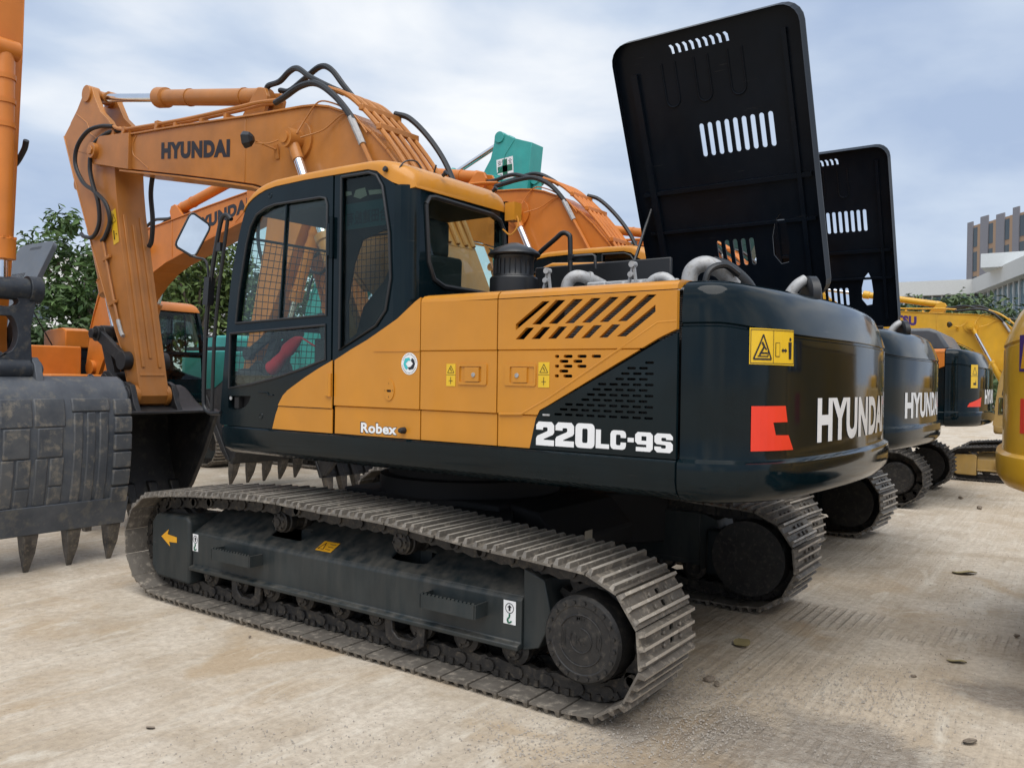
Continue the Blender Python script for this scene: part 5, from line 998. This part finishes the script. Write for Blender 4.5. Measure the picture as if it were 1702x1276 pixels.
# ------------------------------------------------------------------ machines in the yard
HY = 'HYUNDAI'
CWT = lambda: (HY, WHITE, .90, 2.28, 1.368, 1.592)
main = excavator('crawler_excavator', 'large orange and black excavator filling the foreground, hood raised, red mark on its counterweight', (0, 0, 0), 0, phi=-1.04, hero=True,
    signs=dict(text=CWT(), wide=1, red=[(.362, 1.349), (.655, 1.349), (.607, 1.419), (.518, 1.421), (.50, 1.48), (.597, 1.481), (.583, 1.557), (.362, 1.556)]), text=(HY, 3.98, 2.81, .17), bmats=(BUCKD, BUCKD, BUCKD))
excavator('crawler_excavator', 'black and orange excavator parked just behind the foreground one, hood raised', (.19, -3.61, 0), R(-3.5), P=dict(ST, near=1, boom=ORANGE2, bcyl=ORANGE2), phi=3.5,
    signs=dict(text=(HY, WHITE, .70, 2.08, 1.368, 1.592), red=[(.12, 1.35), (.24, 1.35), (.24, 1.50), (.12, 1.50)], tall=-.42), text=(HY, 3.98, 2.81, .17), group='excavators parked in the near row')
excavator('crawler_excavator', 'black excavator with closed hood and red flash, third in the near row', (.16, -8.6, 0), 0, P=dict(ST, boom=ORANGE2, bcyl=ORANGE2, body=ORANGE2, shoe=SHOED), phi=2, hood=False, hood_mat=GREYP,
    signs=dict(text=(HY, WHITE, .86, 2.1, 1.40, 1.60), tall=-.12, red=[(.32, 1.37), (.65, 1.37), (.68, 1.50), (.36, 1.42)]), text=(HY, 3.98, 2.81, .17), group='excavators parked in the near row')
excavator('crawler_excavator', 'orange excavator facing the camera, its lettered boom behind the foreground stick', (10.85, -2.95, 0), PI, P=dict(ST, boom=ORANGE2, bcyl=ORANGE2, body=ORANGE2, roof=ORANGE2), hood_mat=GREYP, br=2., text=(HY, 4.55, 3.15, .20), W=1.3)
excavator('crawler_excavator', 'teal excavator whose raised stick carries a green cross safety sign', (9.25, -6.45, 0), PI, P=dict(ST, boom=TEALP, bcyl=TEALP, body=TEALP, roof=TEALP, cw=TEALP, cross=1), hood=False, hood_mat=TEALP, br=9.5, sang=-4)
excavator('crawler_excavator', 'dark green excavator far behind the raised hoods', (7.4, -10.4, 0), PI, P=dict(ST, boom=GREENP, bcyl=GREENP, body=GREENP, roof=GREENP), hood=False, hood_mat=GREENP)
excavator('crawler_excavator', 'orange excavator at the left edge with a big worn bucket standing on its teeth', (9.32, 1.86, 0), PI, P=dict(ST, boom=ORANGE2, bcyl=ORANGE2, body=ORANGE2), hood=False, br=1.4, sang=-7., brot=0., W=1.90, wear=True, teeth=6, bmats=(BUCK, BUCK, BUCKW))
excavator('crawler_excavator', 'small dusty yellow excavator with purple boom lettering at the right', (-3.3, -12.4, 0), 0, P=dict(ST, boom=YELP, bcyl=YELP, body=DUSTY, dark=DUSTY, cw=YELP, roof=YELP, frame=DUSTY, deck=DUSTY, shoe=SHOED, ink=PURPLE), hood=False, hood_mat=YELP, text=('KOMATSU', 4.35, 3.04, .24), scale=.74)
excavator('crawler_excavator', 'yellow excavator cut off by the right edge, its rounded counterweight showing', (-6.2, -1.2, 0), PI, P=dict(ST, boom=YELP, bcyl=YELP, body=YELP, cw=YELP, roof=YELP, deck=YELP), hood=False, hood_mat=YELP, signs=dict(flag=2.72))

# ------------------------------------------------------------------ trees, shrubs
def leafm(name, c1, c2):
    m, nt, p, N, L = newmat(name); t = N('ShaderNodeTexCoord'); g = N('ShaderNodeNewGeometry')
    c = mixc(N, L, g.outputs['Random Per Island'], c1, c2); c = mixc(N, L, ramp(N, L, noise(N, L, 1.3, 3, t.outputs['Object']), (.35, 0.), (.7, .6)), c, tuple(x*1.5 for x in c2))
    L(c, p.inputs['Base Color']); setp(p, Roughness=.5); p.inputs['Specular IOR Level'].default_value = .35
    try: p.inputs['Transmission Weight'].default_value = 0
    except Exception: pass
    return m
LEAF = leafm('broad_leaf', (.03, .065, .02), (.085, .145, .04)); LEAFD = leafm('dark_leaf', (.024, .05, .018), (.06, .10, .032)); LEAFY = leafm('pale_leaf', (.05, .09, .022), (.11, .15, .04)); LEAFF = leafm('distant_leaf', (.04, .075, .03), (.085, .12, .05))
BARK = plain('bark', (.12, .095, .07), .85)
def tree(name, label, loc, h, rad, leaf, nleaf, size, base=.35, group=None, cat='tree', seed=0, clumps=26):
    rnd = random.Random(seed); root = thing(name, label, cat, loc, rnd.uniform(0, 6), group)
    mb = MB(); top = Vector((rnd.uniform(-.2, .2), rnd.uniform(-.2, .2), h*.8))
    mb.tube(smooth_path([(0, 0, -.05), (.05, .03, h*.25), tuple(top*.6), tuple(top)], 4), [h*.028*(1-k/14) for k in range(13)], 8)
    cl = []
    for k in range(clumps):
        a = rnd.uniform(0, 2*PI); zz = base+(1-base)*rnd.random()**.8; rr = rad*math.sqrt(rnd.random())*(1.05-.75*abs((zz-base)/(1-base)-.35)); cl.append((Vector((rr*math.cos(a), rr*math.sin(a), zz*h)), rad*rnd.uniform(.22, .42)))
    for c, q in cl[::2]:
        z0 = max(.15*h, c.z*.5); b = Vector((.03, .02, z0)); mb.tube(smooth_path([tuple(b), tuple(b.lerp(c, .5)+Vector((0, 0, .06*h))), tuple(c)], 4), [h*.011*(1-k/10) for k in range(9)], 5)
    mb.build('trunk', BARK, root, 40)
    mb = MB(); vs = []; fs = []
    for k in range(nleaf):
        c, q = cl[rnd.randrange(len(cl))]; dv = Vector((rnd.gauss(0, 1), rnd.gauss(0, 1), rnd.gauss(0, .8))).normalized()*q*rnd.random()**.4; p = c+dv
        nrm = (dv.normalized()*.6+Vector((rnd.gauss(0, .5), rnd.gauss(0, .5), .7+rnd.gauss(0, .3)))).normalized(); a = nrm.cross(Vector((rnd.gauss(0, 1), rnd.gauss(0, 1), rnd.gauss(0, 1)))).normalized(); b = nrm.cross(a); s_ = size*rnd.uniform(.6, 1.3)
        i = len(vs); vs += [p-a*s_, p-b*s_*.42+nrm*s_*.12, p+a*s_-nrm*s_*.25, p+b*s_*.42+nrm*s_*.12]; fs += [(i, i+1, i+2), (i, i+2, i+3)]
    mb.add(vs, fs); me = mb; me_o = MB.build
    m_ = bpy.data.meshes.new('crown'); m_.from_pydata(mb.v, [], mb.f); m_.materials.append(leaf); m_.update(); link('crown', m_, root)
    return root
def at(px, D, z=0.):
    """ground position seen at horizontal distance D along the view, px across the 1702 px wide picture (survey helper)"""
    t = (px-851)/1374.6*D; return (-3.88+.5784*D-.8157*t, 4.948-.8157*D-.5784*t, z)
GT = 'trees behind the facing row'
tree('broadleaf_tree', 'tall leafy tree left of the foreground stick', at(150, 23), 5.6, 2.1, LEAF, 5200, .13, .15, GT, seed=1)
tree('broadleaf_tree', 'leafy tree with pale yellow-green tips behind the mirror', at(330, 22), 5.0, 2.3, LEAFY, 5200, .12, .12, GT, seed=2)
tree('broadleaf_tree', 'dark leafy tree between the boom foot and the facing cab', at(250, 25), 4.9, 2.3, LEAFD, 4800, .14, .1, GT, seed=3)
tree('broadleaf_tree', 'dark tree glimpsed through the foreground cab windows', at(450, 24), 4.4, 2.2, LEAFD, 4200, .14, .1, GT, seed=4)
tree('broadleaf_shrub', 'dense low shrub behind the bucket linkage at left', at(95, 21), 2.7, 1.7, LEAFD, 4200, .13, .05, None, 'shrub', seed=5)
tree('broadleaf_tree', 'leafy tree hidden behind the foreground cab', at(590, 27), 4.3, 2.6, LEAF, 3800, .15, .1, GT, seed=6)
for k, (px, D, h, rad, lab) in enumerate(((1518, 52, 6.9, 3.2, 'round tree nearest the second raised hood'), (1560, 58, 7.4, 3.4, 'pale round tree below the low flat roof'), (1603, 50, 6.6, 3.4, 'broad tree above the yellow boom'), (1640, 60, 6.6, 3.2, 'tree in front of the glass facade'), (1684, 44, 4.6, 3.4, 'tree above the bend of the yellow boom'), (1730, 47, 5.0, 3.4, 'tree at the right picture edge'), (1470, 55, 6.0, 3.4, 'tree seen through the opening of the second hood'))):
    tree('distant_tree', lab, at(px, D), h, rad, LEAFF, 2600, .26, .12, 'distant trees before the glass building', seed=20+k, clumps=34)

# ------------------------------------------------------------------ buildings
CONC = plain('pale_concrete', (.55, .56, .55), .8); GREYC = plain('grey_panel', (.20, .20, .225), .7); BROWN = plain('brown_panel', (.33, .225, .15), .7); WPLAS = plain('white_plaster', (.72, .73, .72), .85); WINM = plain('window_glass', (.05, .07, .085), .08); WINB = plain('blue_glass', (.12, .19, .235), .08); MULL = plain('white_mullion', (.62, .65, .66), .5); TILE = plain('grey_tile', (.18, .19, .2), .8)
def oriented(p0, p1):
    a = Vector((*p0[:2], 0)); b = Vector((*p1[:2], 0)); e = (b-a).normalized(); n = Vector((-e.y, e.x, 0)); return a, e, n, (b-a).length
def obox(mb, fr, s0, s1, n0, n1, z0, z1, m=0):
    a, e, n = fr; P_ = lambda s, q, z: tuple(a+e*s+n*q+Vector((0, 0, z)))
    mb.add([P_(s0, n0, z0), P_(s1, n0, z0), P_(s1, n1, z0), P_(s0, n1, z0), P_(s0, n0, z1), P_(s1, n0, z1), P_(s1, n1, z1), P_(s0, n1, z1)], [(0, 3, 2, 1), (4, 5, 6, 7), (0, 1, 5, 4), (1, 2, 6, 5), (2, 3, 7, 6), (3, 0, 4, 7)], m)
def tower():
    p0, p1 = at(1604, 100), at(1775, 84); a, e, n, Ln = oriented(p0, p1)
    if n.dot(Vector((*at(1604, 50)[:2], 0))-a) < 0: n = -n
    fr = (a, e, n); root = thing('office_tower', 'brown and grey office tower with vertical fins at far right', 'building', (0, 0, 0))
    mb = MB(); obox(mb, fr, 0, Ln, -14, 0, 0, 20.6); mb.build('core', BROWN, root, 0)
    k = 0; s_ = .05
    while s_ < Ln-1:
        wd = 1.35 if k % 3 else 1.0; mb = MB(); obox(mb, fr, s_, s_+wd, 0, .14, 0, 20.6+.5+(.25 if k % 2 else 0)); mb.build('fin', GREYC, root, 0)
        gap = 1.35
        for f in range(7):
            mb = MB(); obox(mb, fr, s_+wd+.05, s_+wd+gap*.62, .003, .05, .6+f*2.9, 2.9+f*2.9); mb.build('window', WINM, root, 0)
        mb = MB(); obox(mb, fr, s_+wd+gap*.62, s_+wd+gap, .004, .10, 0, 20.6); mb.build('copper_strip', BROWN, root, 0)
        s_ += wd+gap; k += 1
tower()
def pavilion():
    root = thing('glass_building', 'low building with pale flat roof and glass facade behind the trees', 'building', (0, 0, 0))
    for (q0, q1, zt, g) in ((at(1470, 78), at(1628, 74), 11.0, 10), (at(1628, 74), at(1790, 52), 11.0, 16)):
        a, e, n, Ln = oriented(q0, q1)
        if n.dot(Vector((-3.88, 4.95, 0))-a) < 0: n = -n
        fr = (a, e, n); mb = MB(); obox(mb, fr, 0, Ln, -9, 0, 0, zt-1.3); mb.build('wall', TILE, root, 0)
        mb = MB(); obox(mb, fr, -.3, Ln+.3, -9.5, .9, zt-1.3, zt); mb.build('roof_edge', CONC, root, 0)
        for f in range(3):
            for k in range(g):
                w_ = Ln/g; mb = MB(); obox(mb, fr, k*w_+.08, (k+1)*w_-.08, .003, .06, zt-4.2-f*3.1, zt-1.45-f*3.1); mb.build('pane', WINB, root, 0)
        mb = MB()
        for k in range(g+1): obox(mb, fr, k*Ln/g-.07, k*Ln/g+.07, .0, .2, 0, zt-1.31)
        for f in range(3): obox(mb, fr, 0, Ln, .0, .16, zt-4.45-f*3.1, zt-4.2-f*3.1)
        mb.build('mullions', MULL, root, 0)
    p = at(1668, 66); mb = MB(); mb.box((p[0]-1.6, p[1]-1.6, 10.9), (p[0]+1.6, p[1]+1.6, 12.0)); mb.build('roof_plant', MULL, root, 0)
pavilion()
def white_house():
    a, e, n, Ln = oriented(at(-60, 40), at(235, 38))
    if n.dot(Vector((-3.88, 4.95, 0))-a) < 0: n = -n
    fr = (a, e, n); root = thing('white_building', 'white rendered building with dark windows behind the shrubs at left', 'building', (0, 0, 0))
    mb = MB(); obox(mb, fr, 0, Ln, -8, 0, 0, 6.9); mb.build('wall', WPLAS, root, 0)
    mb = MB(); obox(mb, fr, -.1, Ln+.1, -8.1, .12, 6.9, 7.1); mb.build('parapet', WPLAS, root, 0)
    for s_ in (1.3, 3.55, 6.4):
        for z in (1.0, 4.0):
            mb = MB(); obox(mb, fr, s_, s_+1.25, .004, .05, z, z+1.75); wn = mb.build('window', TILE, root, 0)
            for j in range(2): mb = MB(); obox(mb, fr, s_+.07+j*.6, s_+.6+j*.6, .02, .065, z+.08, z+1.67); mb.build('pane', WINM, wn, 0)
white_house()

# ------------------------------------------------------------------ litter and loose grit
DLEAF = plain('dry_leaf', (.33, .27, .13), .7); DIRT = worn('dry_mud', (.16, .13, .10), (.26, .21, .16), (.36, .30, .23), .9, 0, 12, .8); PAPER = plain('scrap_card', (.52, .49, .42), .8)
def dry_leaf(label, x, y, s_, rz, mat=DLEAF, name='fallen_leaf', cat='leaf'):
    mb = MB(); n = 9; top = []; 
    for k in range(n):
        t = k/(n-1); w_ = math.sin(PI*t)**.8*.32
        top += [(t-.5, -w_, .10*math.cos(t*5)*w_*2+.05), (t-.5, 0, .02+.03*math.sin(t*3)), (t-.5, w_, .13*math.sin(t*4)*w_*2+.06)]
    fs = [(3*k+i, 3*k+3+i, 3*k+4+i, 3*k+1+i) for k in range(n-1) for i in range(2)]
    mb.add([(a*s_, b*s_, c*s_+.004) for a, b, c in top]+[(a*s_, b*s_, c*s_+.001) for a, b, c in top], fs+[tuple(q+3*n for q in reversed(f)) for f in fs])
    o = mb.build(name, mat, None, 50); o.location = (x, y, 0); o.rotation_euler = (0, 0, rz); return tag(o, label, cat)
def lump(label, x, y, s_, seed, name='mud_clod', cat='clod', mat=DIRT):
    rnd = random.Random(seed); bm = bmesh.new(); bmesh.ops.create_icosphere(bm, subdivisions=2, radius=1)
    for v in bm.verts: v.co *= 1+rnd.uniform(-.28, .28); v.co.z *= .55
    me = bpy.data.meshes.new(name); bm.to_mesh(me); bm.free(); me.materials.append(mat); s_ *= .55; o = link(name, me); o.scale = (s_, s_*.7, s_); o.location = (x, y, s_*.25); o.rotation_euler = (0, 0, rnd.uniform(0, 6)); return tag(o, label, cat)
def gpt(px, py):
    """where a picture point meets the yard (survey helper)"""
    v = d+r*((px-851)/1374.6)-u*((py-638)/1374.6); t = -1.671/v.z; return -3.88+v.x*t, 4.948+v.y*t
dry_leaf('curled yellow leaf lying on open ground at right', *gpt(1603, 953), .22, .6); dry_leaf('brown dead leaf beside the rear of the near track', *gpt(1233, 1070), .16, 2.2)
dry_leaf('small dark leaf near the bottom right corner', *gpt(1612, 1233), .085, 1., DIRT); dry_leaf('thin curved leaf on the right of the yard', *gpt(1590, 1100), .11, .3); dry_leaf('small leaf left of the near track', *gpt(250, 1210), .05, .3, DIRT)
lump('dark mud clod behind the near sprocket', *gpt(1180, 1130), .06, 1); lump('second smaller mud clod behind the near sprocket', *gpt(1192, 1137), .04, 2)
lump('stone standing at the far right of the yard', *gpt(1690, 1057), .035, 3, 'stone', 'stone'); lump('pebble right of the scuffed patch', *gpt(1518, 1124), .03, 4, 'stone', 'stone'); lump('small clod in front of the second track', *gpt(1597, 828), .07, 5); lump('flat clod on the far ground', *gpt(1628, 845), .09, 6)
lump('pebble beside the lower run of the near track', *gpt(415, 1058), .022, 8, 'stone', 'stone')
def scatter(name, label, areas, seed, kind='stuff'):
    rnd = random.Random(seed); mb = MB(); vs = []; fs = []
    for (px, py, rx, ry, n, s0, s1) in areas:
        for _ in range(n):
            a, q = rnd.uniform(0, 6.283), math.sqrt(rnd.random())*rnd.uniform(.4, 1); X_, Y_ = gpt(px+rx*q*math.cos(a), py+ry*q*math.sin(a)); s_ = rnd.uniform(s0, s1)*rnd.random()**.5+.002; i = len(vs); t0 = rnd.uniform(0, 6)
            vs += [(X_+s_*math.cos(t0+k*1.57)*rnd.uniform(.7, 1.2), Y_+s_*math.sin(t0+k*1.57)*rnd.uniform(.7, 1.2), -.002) for k in range(4)]+[(X_+rnd.uniform(-.3, .3)*s_, Y_+rnd.uniform(-.3, .3)*s_, s_*rnd.uniform(.5, .9))]
            fs += [(i, i+1, i+4), (i+1, i+2, i+4), (i+2, i+3, i+4), (i+3, i, i+4)]
    mb.add(vs, fs); tag(mb.build(name, GRIT, None, 0), label, 'grit', None, kind)
GRIT = worn('grey_grit', (.30, .27, .235), (.38, .34, .295), (.50, .45, .39), .9, 0, 20, .3)
scatter('loose_grit', 'loose grey grit churned up by the tracks', ((1150, 1170, 170, 100, 1500, .0015, .0055), (1420, 1145, 160, 60, 400, .0015, .0055), (860, 1195, 160, 50, 220, .0015, .005), (1000, 1240, 300, 50, 700, .0015, .005), (300, 1190, 420, 120, 220, .001, .0045), (1450, 1180, 330, 120, 800, .001, .005), (560, 1240, 400, 60, 200, .001, .0045), (1620, 1000, 140, 160, 220, .002, .006)), 5)
